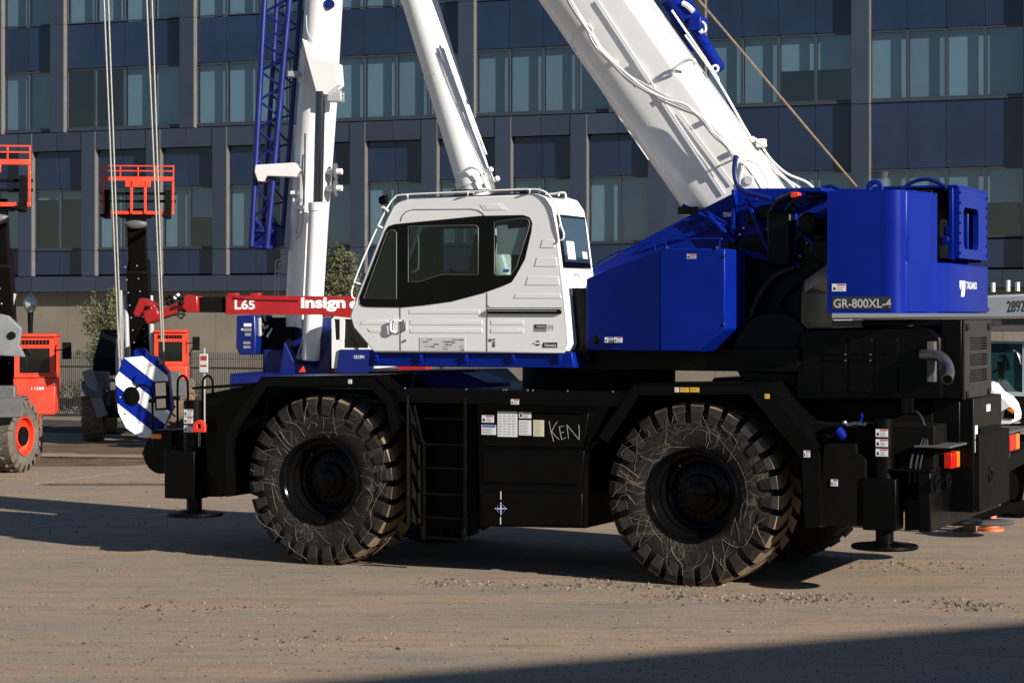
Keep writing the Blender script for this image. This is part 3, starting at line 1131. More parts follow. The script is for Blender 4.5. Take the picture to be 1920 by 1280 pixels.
# front winch pod, lamp, mirrors, handles, red shackle
m = MB()
m.box(X(285, .3), X(322, .3), .3, 1.0, Z(865, 300, .3), Z(806, 300, .3))
m.cyl((X(298, .3), .32, Z(850, 298, .3)), (X(298, .3), 1.0, Z(850, 298, .3)), .235, n=36)
part('front_winch', m, 'black', bevel=.012)
m = MB()
m.box(X(285, .3), X(304, .3), .275, .30, Z(822, 295, .3), Z(813, 295, .3))
part('marker_lamp', m, 'amber', bevel=.006)
m = MB()
m.box(X(322, .35), X(420, .35), .35, 3.0, Z(885, 350, .35), Z(812, 350, .35))
part('front_bumper', m, 'blackmatte')
for px, yy in ((333, .25), (380, .6)):
    m = MB()
    a, b = X(px, yy), X(px + 19, yy)
    zt = Z(704, px, yy)
    m.tube(smooth_path([(a, yy, zt - .6), (a, yy, zt - .12), (a + .02, yy, zt - .03), ((a + b) / 2, yy, zt), (b - .02, yy, zt - .03), (b, yy, zt - .12), (b, yy, zt - .5)], 5), .014, 8)
    part('grab_handle', m, 'black', bevel=0)
m = MB()
mo = S(rounded([(289, 715), (312, 714), (313, 768), (291, 769)], .02), .30)
m.prism(mo, .30, .36)
mr_ = part('mirror', m, 'blackgloss', bevel=.012)
m = MB()
m.prism(S(rounded([(291, 718), (310, 717), (311, 741), (292, 742)], .02), .295), .2975, .299)
m.build('mirror_glass', MT['mirror'], mr_, smooth=0)
m = MB()
m.prism(S(rounded([(293, 748), (310, 747), (311, 764), (294, 765)], .02), .295), .2975, .299)
m.build('mirror_glass', MT['mirror'], mr_, smooth=0)
m = MB()
m.tube(smooth_path([q(286, 830, .33), q(286, 760, .33), q(284, 733, .33), q(275, 724, .33), q(262, 722, .33), q(252, 730, .33)], 5), .014, 8)
part('mirror_arm', m, 'black', bevel=0)
m = MB()
c = q(247, 743, .33)
m.lathe([(.0005, .05), (.06, .045), (.10, .02), (.113, 0), (.113, -.02), (.0005, -.03)], c, 'y', 32)
part('round_mirror', m, 'blackmatte', bevel=0)
m = MB()
m.box(X(278, .3), X(287, .3), .3, .36, Z(755, 283, .3), Z(748, 283, .3))
part('mirror_clamp', m, 'black', bevel=.003)
sh = S([(362, 810), (362, 796), (365, 790), (373, 786.5), (380, 790), (383.5, 796), (383.5, 810)], .05)
hc = Vector((sum(p[0] for p in sh) / 7, sh[3][1] - .075))
m = MB()
m.prism(sh, .05, .09, holes=[[(hc.x + .025 * cos(2 * pi * k / 12), hc.y + .03 * sin(2 * pi * k / 12)) for k in range(12)]])
part('towing_eye', m, 'shackle', bevel=.004)
m = MB()
for k in range(5):
    z = sh[0][1] - .02 - k * .03
    xx = (sh[0][0] + sh[-1][0]) / 2
    m.tube([(xx + .012 * cos(a), .06 + (.006 * sin(a) if k % 2 else 0), z + .018 * sin(a)) for a in [2 * pi * j / 10 for j in range(10)]], .004, 5, closed=True)
part('safety_chain', m, 'steel', bevel=0)

# --- labels
def label(x0, y0, x1, y1, y, mt='paper', head='labelred', lines=3, fr=S, cols=1, pic=True):
    a, b = q(x0, y0, y), q(x1, y1, y)
    xa, xb, z0, z1 = a.x, b.x, b.z, a.z
    m = MB()
    m.box(xa, xb, y - .003, y, z0, z1)
    W, Hh = xb - xa, z1 - z0
    if head:
        m.cur = 1
        m.box(xa + W * (.35 if pic else 0.05), xb - W * .03, y - .0036, y - .0031, z1 - Hh * .24, z1 - Hh * .05)
    m.cur = 2
    if pic and head:
        m.prism([(xa + W * .06, z0 + Hh * .15), (xa + W * .30, z0 + Hh * .2), (xa + W * .26, z0 + Hh * .5), (xa + W * .12, z0 + Hh * .62)], y - .0036, y - .0031)
    m.cur = 3
    lo = .38 if (pic and head) else .06
    for c in range(cols):
        for k in range(lines):
            zz = z1 - Hh * ((.34 if head else .06) + (.6 if head else .9) * (k + .3) / lines)
            ca, cb = lo + (1 - lo - .04) * c / cols, lo + (1 - lo - .04) * (c + .85 * random.uniform(.7, 1)) / cols
            m.box(xa + W * ca, xa + W * cb, y - .0036, y - .0031, zz - Hh * .25 / lines, zz)
    return m.build('warning_label', [MT[mt], MT[head or 'labelred'], MT['ink'], MT['inkgrey']], crane, smooth=0)
TB = .003
label(933, 769, 970, 819, TB, head=None, lines=9, cols=4)
label(973, 770, 996, 784, TB)
label(973, 787, 996, 816, TB, head=None, lines=9)
label(1000, 787, 1020, 818, TB, mt='cream', head=None, lines=8)
label(903.5, 778, 926, 792, TB)
label(903, 796, 930, 815, TB, head='labelblue', lines=4, pic=False)
label(958, 748, 973, 758, -.014)
for py in (767, 781, 797):
    label(345, py, 362, py + 13, FJY - .118)
for py in (804, 822.5, 840.5):
    label(1642, py, 1665, py + 15, FJY - .103)
label(1767, 722, 1792, 736, .80)
label(1560, 532, 1586, 546, .14)
label(1288, 476, 1306, 485, .093)
label(1134, 632, 1150, 642, .193, head='labelblue')
label(1152, 632, 1167, 642, .172)
label(653, 711, 660, 719, -.054, head=None, lines=3)
label(1275, 726, 1292, 735, -.054, mt='yellow', head=None, lines=1)
label(1294, 726, 1311, 735, -.054, mt='yellow', head=None, lines=1)
label(1265, 726, 1273, 735, -.054, head=None, lines=2)
label(1434, 738, 1443, 747, -.062, mt='yellow', head=None, lines=1)
label(1507, 844, 1519, 857, -.062)
label(1558, 898, 1571, 911, .09, head='labelblue')
label(1356, 398, 1371, 406, .98)

# chalk writing and the levelling cross on the tool box
def strokes(name, lists, y, wd, mt='chalk'):
    m = MB()
    for pts in lists:
        P = [q(a, b, y) for a, b in pts]
        for i in range(len(P) - 1):
            m.beam(P[i], P[i + 1], wd, .002, up=(0, 1, 0))
    return m.build(name, MT[mt], crane, smooth=0)
def z3(lst):
    return [(740 + a / 3.657, 680 + b / 3.657) for a, b in lst]
strokes('chalk_lettering', [z3([(1058, 398), (1072, 470), (1090, 538)]), z3([(1116, 402), (1095, 432), (1070, 482)]), z3([(1078, 470), (1100, 500), (1128, 526)]),
                            z3([(1128, 436), (1135, 480), (1146, 526)]), z3([(1126, 440), (1160, 432)]), z3([(1134, 482), (1162, 474)]), z3([(1144, 524), (1172, 512)]),
                            z3([(1192, 520), (1186, 470), (1180, 424)]), z3([(1180, 424), (1222, 475), (1262, 524)]), z3([(1264, 526), (1266, 470), (1262, 424)])], TB, .0055)
strokes('levelling_cross', [z3([(728, 880), (728, 936)]), z3([(728, 955), (728, 1040)]), z3([(726, 1056), (726, 1106)]), z3([(688, 998), (768, 998)])], TB, .010, 'paper')
m = MB()
c = q(939, 953, TB)
m.tube([(c.x + .045 * cos(a), TB, c.z + .045 * sin(a)) for a in [2 * pi * k / 20 for k in range(20)]], .004, 4, closed=True)
m.build('levelling_ring', MT['labelblue'], crane, smooth=0)

# --- engine hood, rear body
HYD = .62
m = MB()
m.prism(S([(1490, 748), (1492, 650), (1500, 622), (1515, 615), (1707, 611), (1745, 618), (1764, 633), (1766, 748)], HYD), HYD, 2.9)
part('engine_hood', m, 'black', bevel=.03, smooth=40)
m = MB()
m.box(X(1618, .9), X(1800, .9), .85, 2.85, Z(613, 1700, .9), Z(599, 1700, .9))
part('hood_lid', m, 'black', bevel=.015)
for k in range(4):
    a, b = (1700 + 13 * k, 614 + 3.5 * k), (1709 + 13 * k, 616 + 3.5 * k)
    m = MB()
    P, Q = q(*a, HYD), q(*b, HYD)
    m.hexa([(P.x, HYD + .05, P.z + .02), (Q.x, HYD + .05, Q.z + .012), (Q.x, HYD + .05, Q.z - .01), (P.x, HYD + .05, P.z - .01)], [(P.x, HYD + .5, P.z + .02), (Q.x, HYD + .5, Q.z + .012), (Q.x, HYD + .5, Q.z - .01), (P.x, HYD + .5, P.z - .01)])
    part('hood_louvre', m, 'grey', bevel=0)
for z in (664, 676):
    m = MB()
    m.cyl(q(1540, z, HYD - .01), q(1665, z, HYD - .01), .012, n=8)
    part('hood_rail', m, 'blackgloss', bevel=0)
for px in (1585, 1632):
    for z in (664, 676):
        m = MB()
        m.ball(q(px, z, HYD - .02), .014, 8, 6)
        part('hood_catch', m, 'chrome', bevel=0)
for k in range(3):
    m = MB()
    xa, xb = X(1545 + 48 * k, HYD), X(1588 + 48 * k, HYD)
    m.prism(rrect(xa, xb, Z(735, 1600, HYD), Z(632, 1600, HYD), .03), HYD - .012, HYD)
    part('hood_panel', m, 'black', bevel=.005)
RXB = X(1744, .1)                 # rear bumper plane
RX = 2.6                          # rear of the middle box
BXY0, BXY1 = qx(1826, 800, RX).y, qx(1878, 800, RX).y
rz = lambda py: qx(1850, py, RX).z
GX = 2.52
gy0, gy1 = qx(1803, 650, GX).y, qx(1853, 650, GX).y
m = MB()
m.box(q(1764, 650, gy0).x, GX, gy0, gy1, qx(1803, 748, GX).z, qx(1803, 600, GX).z)
gb = part('radiator_box', m, 'black', bevel=.01)
MT['grille'] = mat('grille_paint', (0.016, 0.015, 0.014), 0.5, var=0.2, dust=0.15, dustcol=(.05, .042, .03))
gz = lambda py: qx(1828, py, GX).z
m = MB()
holes = []
for (ya, yb) in ((632, 657), (663, 686), (692, 716)):
    for k in range(5):
        z1_ = gz(ya + (yb - ya) * k / 5)
        z0_ = gz(ya + (yb - ya) * (k + .62) / 5)
        holes.append([(gy0 + (gy1 - gy0) * .18, z0_), (gy0 + (gy1 - gy0) * .84, z0_), (gy0 + (gy1 - gy0) * .84, z1_), (gy0 + (gy1 - gy0) * .18, z1_)])
m.prism([(gy0, gz(744)), (gy1, gz(744)), (gy1, gz(600)), (gy0, gz(600))], GX + .012, GX + .03, 'yz', holes=holes)
m.build('radiator_grille', MT['grille'], gb, smooth=0)
for py in (612, 736):
    for yy in (gy0 + .1, gy1 - .12):
        m = MB()
        m.box(GX + .03, GX + .045, yy - .05, yy + .05, gz(py) - .04, gz(py) + .03)
        part('grille_bracket', m, 'black', parent=gb, bevel=.004)
m = MB()
EY = gy0 - .3
m.tube(smooth_path([q(1728, 666, EY + .1), q(1745, 665, EY + .08), q(1763, 669, EY + .05), q(1775, 682, EY), q(1779, 697, EY - .08), q(1776, 711, EY - .2)], 6), .056, 20)
ex = part('exhaust_pipe', m, 'pipe', bevel=0)
e0, e1 = q(1778, 703, EY - .13), q(1776, 711, EY - .2)
m = MB()
m.cyl(e1, e1 + (e1 - e0).normalized() * .003, .046, n=20)
m.build('pipe_bore', MT['blackmatte'], ex)
m = MB()
m.prism(S([(1738, 640), (1752, 640), (1752, 716), (1738, 716)], gy0 - .2), gy0 - .2, gy0 - .1)
part('exhaust_plate', m, 'grey', bevel=.004)

m = MB()
m.box(1.2, RX, BXY0, BXY1, rz(952), rz(742))
part('rear_body', m, 'black', bevel=.012)
m = MB()
m.box(.9, RXB - .02, .35, 3.0, q(1744, 886, .1).z, q(1744, 800, .1).z)
part('rear_cross_body', m, 'blackmatte', bevel=.012)
m = MB()
m.prism(S([(1673, 747), (1800, 749), (1800, 880), (1730, 884), (1725, 800), (1690, 790)], BXY0 - .05), BXY0 - .05, BXY0 - .01)
part('rear_side_panel', m, 'black', bevel=.012)
m = MB()
bz0, bz1 = q(1744, 998, .12).z, q(1744, 886, .12).z
m.box(RXB - .12, RXB, .12, 3.18, bz0, bz1)
part('rear_bumper', m, 'black', bevel=.015)
m = MB()
m.box(RXB - .4, RXB + .01, .13, BXY0 - .02, bz1 + .002, bz1 + .03)
part('bumper_ledge', m, 'black', bevel=.006)
m = MB()
m.prism(S([(1696, 936), (1742, 936), (1742, 994), (1696, 994)], .25), .25, 3.05)
part('outrigger_beam', m, 'black', bevel=.008)
m = MB()
m.box(RX, RX + .03, BXY0 + .2, BXY1 - .2, rz(832), rz(800))
part('rear_hatch', m, 'blackmatte', bevel=.004)
for a, b in ((818, 793), (842, 820)):
    m = MB()
    m.box(RX + .002, RX + .006, BXY0 + .03, BXY0 + .14, rz(a), rz(b))
    part('reflector_strip', m, 'paper', bevel=0)
m = MB()
m.box(RX + .002, RX + .006, BXY0 + .55, BXY0 + .72, rz(771), rz(758))
part('rear_label', m, 'paper', bevel=0)
def taillamp(px0, px1, ya, yb, lid, xl):
    y0, y1 = qx(px0, 860, xl).y, qx(px1, 860, xl).y
    zz = lambda py: qx(px0, py, xl).z
    m = MB()
    m.box(xl - .3, xl + .06, y0 - .3, y1 + .4, zz(lid + 4), zz(lid))
    t = part('lamp_shelf', m, 'grey', bevel=.006)
    for k, mt_ in enumerate(('redlens', 'redlens', 'amber')):
        m = MB()
        m.box(xl - .08, xl, y0 + (y1 - y0) * k / 3 + .005, y0 + (y1 - y0) * (k + 1) / 3, zz(yb), zz(ya))
        part('tail_lamp', m, mt_, parent=t, bevel=.008)
taillamp(1784, 1800, 849, 879, 833, 2.47)
taillamp(1894, 1912, 816, 846, 806, RX)
for yy in (BXY0 - .75, BXY0 - .3, BXY0 + .5):
    m = MB()
    xx_ = RXB if yy < BXY0 else RX
    c = Vector((xx_ + .05, yy, qx(1790, 893, RXB).z))
    m.tube([(c.x, c.y + .07 * cos(a), c.z + .07 * sin(a)) for a in [2 * pi * k / 16 for k in range(16)]], .02, 8, closed=True)
    part('tow_hook', m, 'black', bevel=0)
# fuel and fluid tanks between rear wheel and rear jack
m = MB()
m.prism(S(rounded([(1545, 834), (1603, 832), (1606, 850), (1622, 860), (1622, 985), (1540, 985)], .05), .1), .1, .9)
part('fluid_tank', m, 'blackmatte', bevel=.03)
m = MB()
a, b = q(1570, 806, .25), q(1584, 822, .25)
m.cyl(a, b, .055, .05, n=18)
part('blue_filler_cap', m, 'blue', bevel=.006)
m = MB()
m.tube(smooth_path([q(1612, 790, .3), q(1616, 782, .3), q(1615, 775, .3)], 5), .014, 8)
part('blue_hose', m, 'blue', bevel=0)
m = MB()
m.tube(smooth_path([q(1580, 792, .3), q(1592, 796, .3), q(1604, 793, .3), q(1622, 796, .3)], 4), .02, 8)
m.ball(q(1583, 792, .28), .03, 10, 6)
m.ball(q(1622, 795, .28), .025, 10, 6)
part('pipe_fitting', m, 'steel', bevel=0)
for dx, r in ((0, .015), (10, .013), (18, .012)):
    m = MB()
    m.tube(smooth_path([q(1706 + dx, 905, .24), q(1706 + dx, 880, .24), q(1712 + dx, 850, .28), q(1728 + dx * .6, 830, .35), q(1733, 800, .38), q(1722, 775, .4), q(1700, 768, .42)], 5), r, 8)
    part('hydraulic_hose', m, 'hose', bevel=0)
m = MB()
m.cyl(q(1700, 745, .3), q(1700, 775, .3), .07, n=20)
part('filter_housing', m, 'blackgloss', bevel=.01)

# --- turntable, superstructure frame
m = MB()
m.cyl((-1.75, 1.65, 1.94), (-1.75, 1.65, 2.22), .85, n=48)
part('turntable', m, 'blackmatte', bevel=.01)
m = MB()
m.box(X(1060, .6), X(1500, .6), .55, 2.75, 2.16, 2.40)
part('turret_floor', m, 'black')
m = MB()
m.prism(S([(692, 657), (1072, 660), (1076, 690), (690, 686)], .2), .2, 1.1)
part('cab_platform', m, 'blue', bevel=.01)
for px in (707, 790, 875, 963, 1050):
    m = MB()
    m.box(X(px, .19) - .02, X(px, .19) + .02, .17, .2, Z(678, px, .2), Z(664, px, .2))
    m.ball((X(px, .19), .165, Z(667, px, .2)), .013, 8, 5)
    part('platform_bracket', m, 'blue', bevel=.003)
m = MB()
m.prism(S([(765, 700), (870, 700), (915, 718), (915, 728), (800, 728)], .9), .9, 1.5)
part('swing_gearbox', m, 'blue', bevel=.02)
m = MB()
m.cyl(q(782, 698, .7), q(868, 698, .7), .012, n=8)
part('platform_pipe', m, 'blue', bevel=0)

TP = [(1100, 690), (1110, 505), (1200, 452), (1290, 405), (1375, 362), (1381, 353), (1560, 353), (1715, 356), (1715, 470), (1549, 495), (1500, 530), (1470, 560), (1458, 580), (1475, 605), (1500, 620), (1500, 690)]
for y0 in (1.0, 2.24):
    m = MB()
    m.prism(S(TP, 1.0), y0, y0 + .06)
    part('turret_plate', m, 'blue', bevel=.012)
    if y0 < 2:
        for a, b in (((1290, 416), (1420, 372)), ((1260, 452), (1360, 420)), ((1200, 470), (1330, 425)), ((1300, 470), (1340, 560))):
            m = MB()
            m.beam(q(*a, .985), q(*b, .985), .03, .03, up=(0, 1, 0))
            part('plate_stiffener', m, 'blue', bevel=.004)
m = MB()
m.box(X(1376, .98), X(1382, .98), .9, 1.0, Z(440, 1380, .98), Z(356, 1380, .98))
part('plate_rib', m, 'blue', bevel=.004)
m = MB()
m.cyl((X(1480, 1.), .93, Z(430, 1480, 1.)), (X(1480, 1.), 2.4, Z(430, 1480, 1.)), .17, n=32)
part('boom_foot_pin', m, 'blue', bevel=.01)
m = MB()
m.cyl(q(1503, 372, .95), q(1503, 372, .85), .10, n=24)
m.cyl(q(1503, 372, .85), q(1503, 372, .80), .06, n=20)
part('winch_motor', m, 'blue', bevel=.008)
m = MB()
m.cyl(q(1512, 418, .35), q(1512, 418, .35) + Vector((0, .6, 0)), .11, n=24)
part('shade_drum', m, 'black', bevel=.03)  # black drum added to darken this shaded side of the turret
for a_, b_, c_, d_, w_ in ((1440, 372, 1548, 362, .05), (1452, 396, 1540, 470, .05), (1400, 372, 1440, 470, .04), (1385, 470, 1500, 500, .06), (1490, 362, 1490, 480, .05)):
    m = MB()
    m.beam(q(a_, b_, .9), q(c_, d_, .9), w_, .05, up=(0, 1, 0))
    part('turret_bracket', m, 'blue', bevel=.008)
m = MB()
m.cyl(q(1540, 470, .45), q(1540, 470, .45) + Vector((0, .5, 0)), .12, n=24)
part('swivel_joint', m, 'black', bevel=.02)
m = MB()
m.box(X(1440, .8), X(1485, .8), .75, .98, Z(500, 1460, .8), Z(395, 1460, .8))
part('valve_block', m, 'black', bevel=.03)
m = MB()
m.box(X(1505, .5), X(1552, .5), .3, 1.0, Z(362, 1520, .5), Z(354, 1520, .5))
part('winch_shelf', m, 'blue', bevel=.01)
for a_, b_ in ((1402, 395), (1425, 385), (1415, 470), (1405, 520)):
    m = MB()
    m.box(X(a_, .95), X(a_ + 22, .95), .9, 1.0, Z(b_ + 26, a_, .95), Z(b_, a_, .95))
    part('valve_cover', m, 'black', bevel=.02)
for k, (a, b, r) in enumerate((((1310, 400), (1360, 425), .02), ((1325, 398), (1385, 432), .016), ((1330, 405), (1378, 455), .03))):
    m = MB()
    m.cyl(q(*a, .93), q(*b, .93), r, n=12)
    part('tilt_cylinder', m, 'blue', bevel=0)
m = MB()
m.box(X(1495, .8) - .05, X(1495, .8) + .04, .72, .86, Z(372, 1485, .8), Z(361, 1485, .8))
part('red_valve_lever', m, 'shackle', bevel=.01)
for pts, r, mt_ in (([(1445, 430), (1443, 405), (1455, 380), (1480, 366), (1510, 360), (1545, 357)], .028, 'hose'), ([(1470, 425), (1472, 400), (1485, 380), (1510, 370), (1545, 365)], .024, 'hose'),
                    ([(1380, 291), (1377, 320), (1382, 345), (1395, 358), (1420, 366), (1445, 372)], .026, 'blue2'), ([(1540, 352), (1560, 349), (1575, 356)], .018, 'blue2'),
                    ([(1690, 356), (1715, 340), (1745, 337), (1775, 352)], .02, 'blue2'), ([(1455, 500), (1470, 470), (1500, 440), (1520, 425)], .02, 'hose'), ([(1400, 620), (1420, 560), (1450, 520), (1490, 500)], .03, 'hose')):
    m = MB()
    m.tube(smooth_path([q(a, b, .84) for a, b in pts], 5), r, 10)
    part('hydraulic_hose', m, mt_, bevel=0)
for px, py in ((1452, 382), (1434, 455), (1513, 455), (1395, 428), (1350, 420), (1500, 480), (1440, 430), (1388, 440)):
    m = MB()
    m.ball(q(px, py, .93), .022, 10, 6)
    part('grease_fitting', m, 'chrome', bevel=0)
m = MB()
m.box(X(1360, 1.05), X(1500, 1.05), 1.07, 2.23, Z(640, 1400, 1.), Z(480, 1400, 1.))
part('turret_core', m, 'black', bevel=.02)
m = MB()
m.cyl(q(1450, 660, .8), q(1450, 660, 2.3) + Vector((0, 0, 0)), .42, n=40)
part('hose_drum', m, 'black', bevel=.02)

m = MB()
m.prism(S([(1362, 452), (1430, 436), (1547, 432), (1547, 494), (1500, 528), (1470, 558), (1456, 582), (1456, 690), (1362, 690)], .96), .96, .998)
part('turret_shade_panel', m, 'black', bevel=.012)  # black panel added over the lower turret plate in place of its shade
m = MB()
m.tube(smooth_path([q(1368, 560, .93), q(1385, 575, .93), q(1393, 592, .93)], 4), .02, 8)
part('hydraulic_hose', m, 'greyhose', bevel=0)
# blue side box beside the boom: front panel slants inwards
yb = .09
A = S([(1237, 466), (1359, 466), (1359, 617), (1312, 659), (1237, 659)], yb)
m = MB()
m.prism(A, yb, .75)
sb = part('side_box', m, 'blue', bevel=.015)
x0, x1 = X(1099, .26), A[0][0]
ztl, ztr, zb0 = Z(523, 1099, .26), A[0][1] - .005, A[4][1] + .004
m = MB()
fr0 = [(x0, .26, zb0), (x1 - .003, yb + .004, zb0), (x1 - .003, yb + .004, ztr), (x0 + (x1 - x0) * .30, .26 - (.26 - yb) * .30, Z(504, 1140, .2)), (x0, .26, ztl)]
bk0 = [(p[0], .75, p[2]) for p in fr0]
m.hexa(fr0, bk0)
part('front_side_box', m, 'blue', bevel=.012)
m = MB()
za = A[0][1]
m.tube(smooth_path([(X(1248, .2), .2, za), (X(1248, .2), .2, za + .08), (X(1251, .2), .2, za + .095), (X(1346, .2), .2, za + .095), (X(1349, .2), .2, za + .08), (X(1349, .2), .2, za)], 3), .008, 8)
part('box_handrail', m, 'blue', bevel=0)
m = MB()
m.tube(smooth_path([q(1110, 500, .4), q(1150, 476, .4), q(1215, 455, .4), q(1224, 455, .4), q(1229, 468, .4)], 4), .008, 8)
part('box_handrail', m, 'blue', bevel=0)
m = MB()
m.lathe([(.0005, -.02), (.035, -.02), (.045, -.012), (.055, 0), (.055, .02)], q(1120, 636, .245), 'y', 24)
part('fuel_cap', m, 'blackmatte', bevel=0)
for px, py in ((1359, 480), (1359, 607), (1252, 464), (1345, 464)):
    m = MB()
    m.ball(q(px, py, yb), .016, 8, 5)
    part('box_bolt', m, 'chrome', bevel=0)
m = MB()
m.box(X(1064, .4), X(1103, .4), .4, 1.05, 2.25, Z(540, 1080, .4))
part('gap_housing', m, 'black', bevel=.01)

# --- counterweight
yc = .15
xA, xB = X(1551, yc), X(1686, yc)
yC = .95
xC = X(1757, yC)
yD = 1.2
xD = X(1783, yD)
yE = qx(1852, 540, xD).y
zb_, zt_ = Z(587, 1620, yc), Z(357, 1620, yc)
zm_ = q(1755, 492, yC).z
def cwshape(m, pts, z0, z1):
    m.prism(pts, z0, z1, 'xy')
m = MB()
far = lambda p: (p[0], 3.3 - p[1])
cwshape(m, [(xA, yc), (xB - .14, yc), (xB + .05, yc + .14), (xC, yC), (xD, yD), (xD, yE), (xC, yE + .18), (xB, 3.3 - yc), (xA, 3.3 - yc)], zb_, zm_)
cw_ = part('counterweight', m, 'blue', bevel=.02, smooth=30)
m = MB()
cwshape(m, [(xA, yc), (xB - .14, yc), (xB + .05, yc + .14), (xC, yC), (xA, yC)], zm_ - .03, zt_)
part('counterweight_block', m, 'blue', parent=cw_, bevel=.02)
m = MB()
cwshape(m, [far(p) for p in [(xA, yc), (xB, yc), (xC, yC), (xA, yC)]], zm_ - .03, zt_)
part('counterweight_block', m, 'blue', parent=cw_, bevel=.02)
# one bent sheet over the near side and the slanted rear corner
plan = [Vector((xA, yc - .002)), Vector((xB - .14, yc - .002))]
d0, d1 = Vector((1, 0)), (Vector((xC, yC)) - Vector((xB, yc))).normalized()
pb = Vector((xB, yc - .002))
p0_, p1_ = pb - d0 * .14, pb + d1 * .14
for k in range(1, 9):
    u = k / 8
    plan.append(p0_ * (1 - u) ** 2 + pb * 2 * u * (1 - u) + p1_ * u * u)
plan.append(Vector((xC + .002, yC - .004)))
m = MB()
nb_ = len(plan)
for off in (0, .004):
    for p in plan:
        m.v += [(p.x + off * .3, p.y - off, zb_), (p.x + off * .3, p.y - off, zt_)]
for i in range(nb_ - 1):
    o2 = nb_ * 2
    m.f += [[2 * i, 2 * i + 2, 2 * i + 3, 2 * i + 1], [o2 + 2 * i, o2 + 2 * i + 1, o2 + 2 * i + 3, o2 + 2 * i + 2], [2 * i, o2 + 2 * i, o2 + 2 * i + 2, 2 * i + 2], [2 * i + 1, 2 * i + 3, o2 + 2 * i + 3, o2 + 2 * i + 1]]
    m.mi += [0] * 4
part('counterweight_skin', m, 'blue', parent=cw_, bevel=0, smooth=40)
m = MB()
m.prism(S([(1560, 556), (1672, 556), (1672, 580), (1560, 580)], yc - .007), yc - .009, yc - .0065)
part('model_plate', m, 'ink', parent=cw_, bevel=0)
a, b = q(1563, 577, yc - .01), q(1671, 560, yc - .01)
lettering('GR-800XL-4', MT['silverletter'], cw_, a, (1, 0, 0), (0, 0, 1), b.x - a.x, b.z - a.z, bold=.018, name='model_lettering')
# lifting eye on top
m = MB()
c = q(1640, 352, .5)
m.prism([(c.x - .085, zt_ - .02), (c.x - .085, zt_ + .05)] + [(c.x + .085 * cos(pi - pi * k / 8), zt_ + .05 + .075 * sin(pi * k / 8)) for k in range(1, 8)] + [(c.x + .085, zt_ + .05), (c.x + .085, zt_ - .02)], .48, .53,
        holes=[[(c.x + .04 * cos(2 * pi * k / 12), zt_ + .045 + .035 * sin(2 * pi * k / 12)) for k in range(12)]])
part('lifting_eye', m, 'blue', parent=cw_, bevel=.005)
# rear face: maker's mark and name
w1, w2 = qx(1800, 556, xD + .006), qx(1832, 528, xD + .006)
yA_, yB_, zA_, zB_ = w1.y, w2.y, w1.z, w2.z
mw = yB_ - yA_
def rear_poly(name, pts, mt_='paper'):
    m = MB()
    m.prism([(yA_ + mw * a, zA_ + (zB_ - zA_) * b) for a, b in pts], xD + .0015, xD + .003, 'yz')
    return m.build(name, MT[mt_], cw_, smooth=0)
rear_poly('maker_mark', [(0, 1), (.14, 1), (.05, .42), (0, .6)])
rear_poly('maker_mark', [(.16, 1), (.32, 1), (.32, .52), (.26, 0), (.08, 0)])
a = Vector((xD + .0015, yA_ + mw * .38, zA_ + (zB_ - zA_) * .5))
lettering('TADANO', MT['paper'], cw_, a, (0, 1, 0), (0, 0, 1), mw * .62, (zB_ - zA_) * .46, bold=.02, name='maker_lettering')
# winch frame above the rear of the counterweight
yw0, yw1 = 1.15, qx(1850, 420, xD).y
zw0, zw1 = qx(1820, 486, xD).z, qx(1820, 357, xD).z
m = MB()
yl, yr = qx(1797, 420, xD).y, qx(1849, 420, xD).y
hy0, hy1 = qx(1805, 420, xD).y, qx(1833, 420, xD).y
hz0, hz1 = qx(1820, 468, xD).z, qx(1820, 391, xD).z
m.prism([(yl, zw0), (yr, zw0), (yr, zw1), (yl, zw1)], xD - .05, xD + .01, 'yz', holes=[rrect(hy0, hy1, hz0, hz1, .08)])
wf = part('winch_frame', m, 'blue', bevel=0)
m = MB()
m.box(xD - .10, xD - .05, yl - .02, yl + .03, zw0 - .02, zw1)
part('winch_cheek', m, 'blue', parent=wf, bevel=.008)
m = MB()
m.box(xD - .22, xD - .05, yr - .03, yr + .02, zw0 - .02, zw1)
part('winch_cheek', m, 'blue', parent=wf, bevel=.008)
m = MB()
m.box(xD - 1.1, xD - .26, yl - .05, yr + .02, zw0, zw1 - .02)
part('winch_shade_box', m, 'blackmatte', parent=wf, bevel=.01)  # black box added to make the shaded inside of the frame dark
m = MB()
m.cyl((xD - .5, yl - .4, (zw0 + zw1) / 2), (xD - .5, yr + .1, (zw0 + zw1) / 2), .22, n=32)
part('winch_drum', m, 'blackmatte', parent=wf, bevel=.01)
m = MB()
m.cyl((xD - .5, yl - .42, (zw0 + zw1) / 2), (xD - .5, yl - .38, (zw0 + zw1) / 2), .30, n=32)
part('drum_flange', m, 'blackgloss', parent=wf, bevel=.006)
for yy in (yl + .02, yr - .02):
    for k in range(7):
        m = MB()
        m.cyl((xD + .005, yy, zw0 + (zw1 - zw0) * (k + .5) / 7), (xD + .025, yy, zw0 + (zw1 - zw0) * (k + .5) / 7), .014, n=8)
        part('frame_bolt', m, 'blue', parent=wf, bevel=0)
m = MB()
m.box(xD - .9, xD + .0, yl - .02, yr + .05, zw1 + .002, zw1 + .03)
part('winch_cover', m, 'blue', parent=wf, bevel=.006)
for k in range(3):
    m = MB()
    m.box(xD - .25, xD - .17, hy0 + .1 + .16 * k, hy0 + .16 + .16 * k, hz0 + .05 + .1 * k, hz0 + .13 + .12 * k)
    part('winch_valve', m, 'blue', parent=wf, bevel=.01)

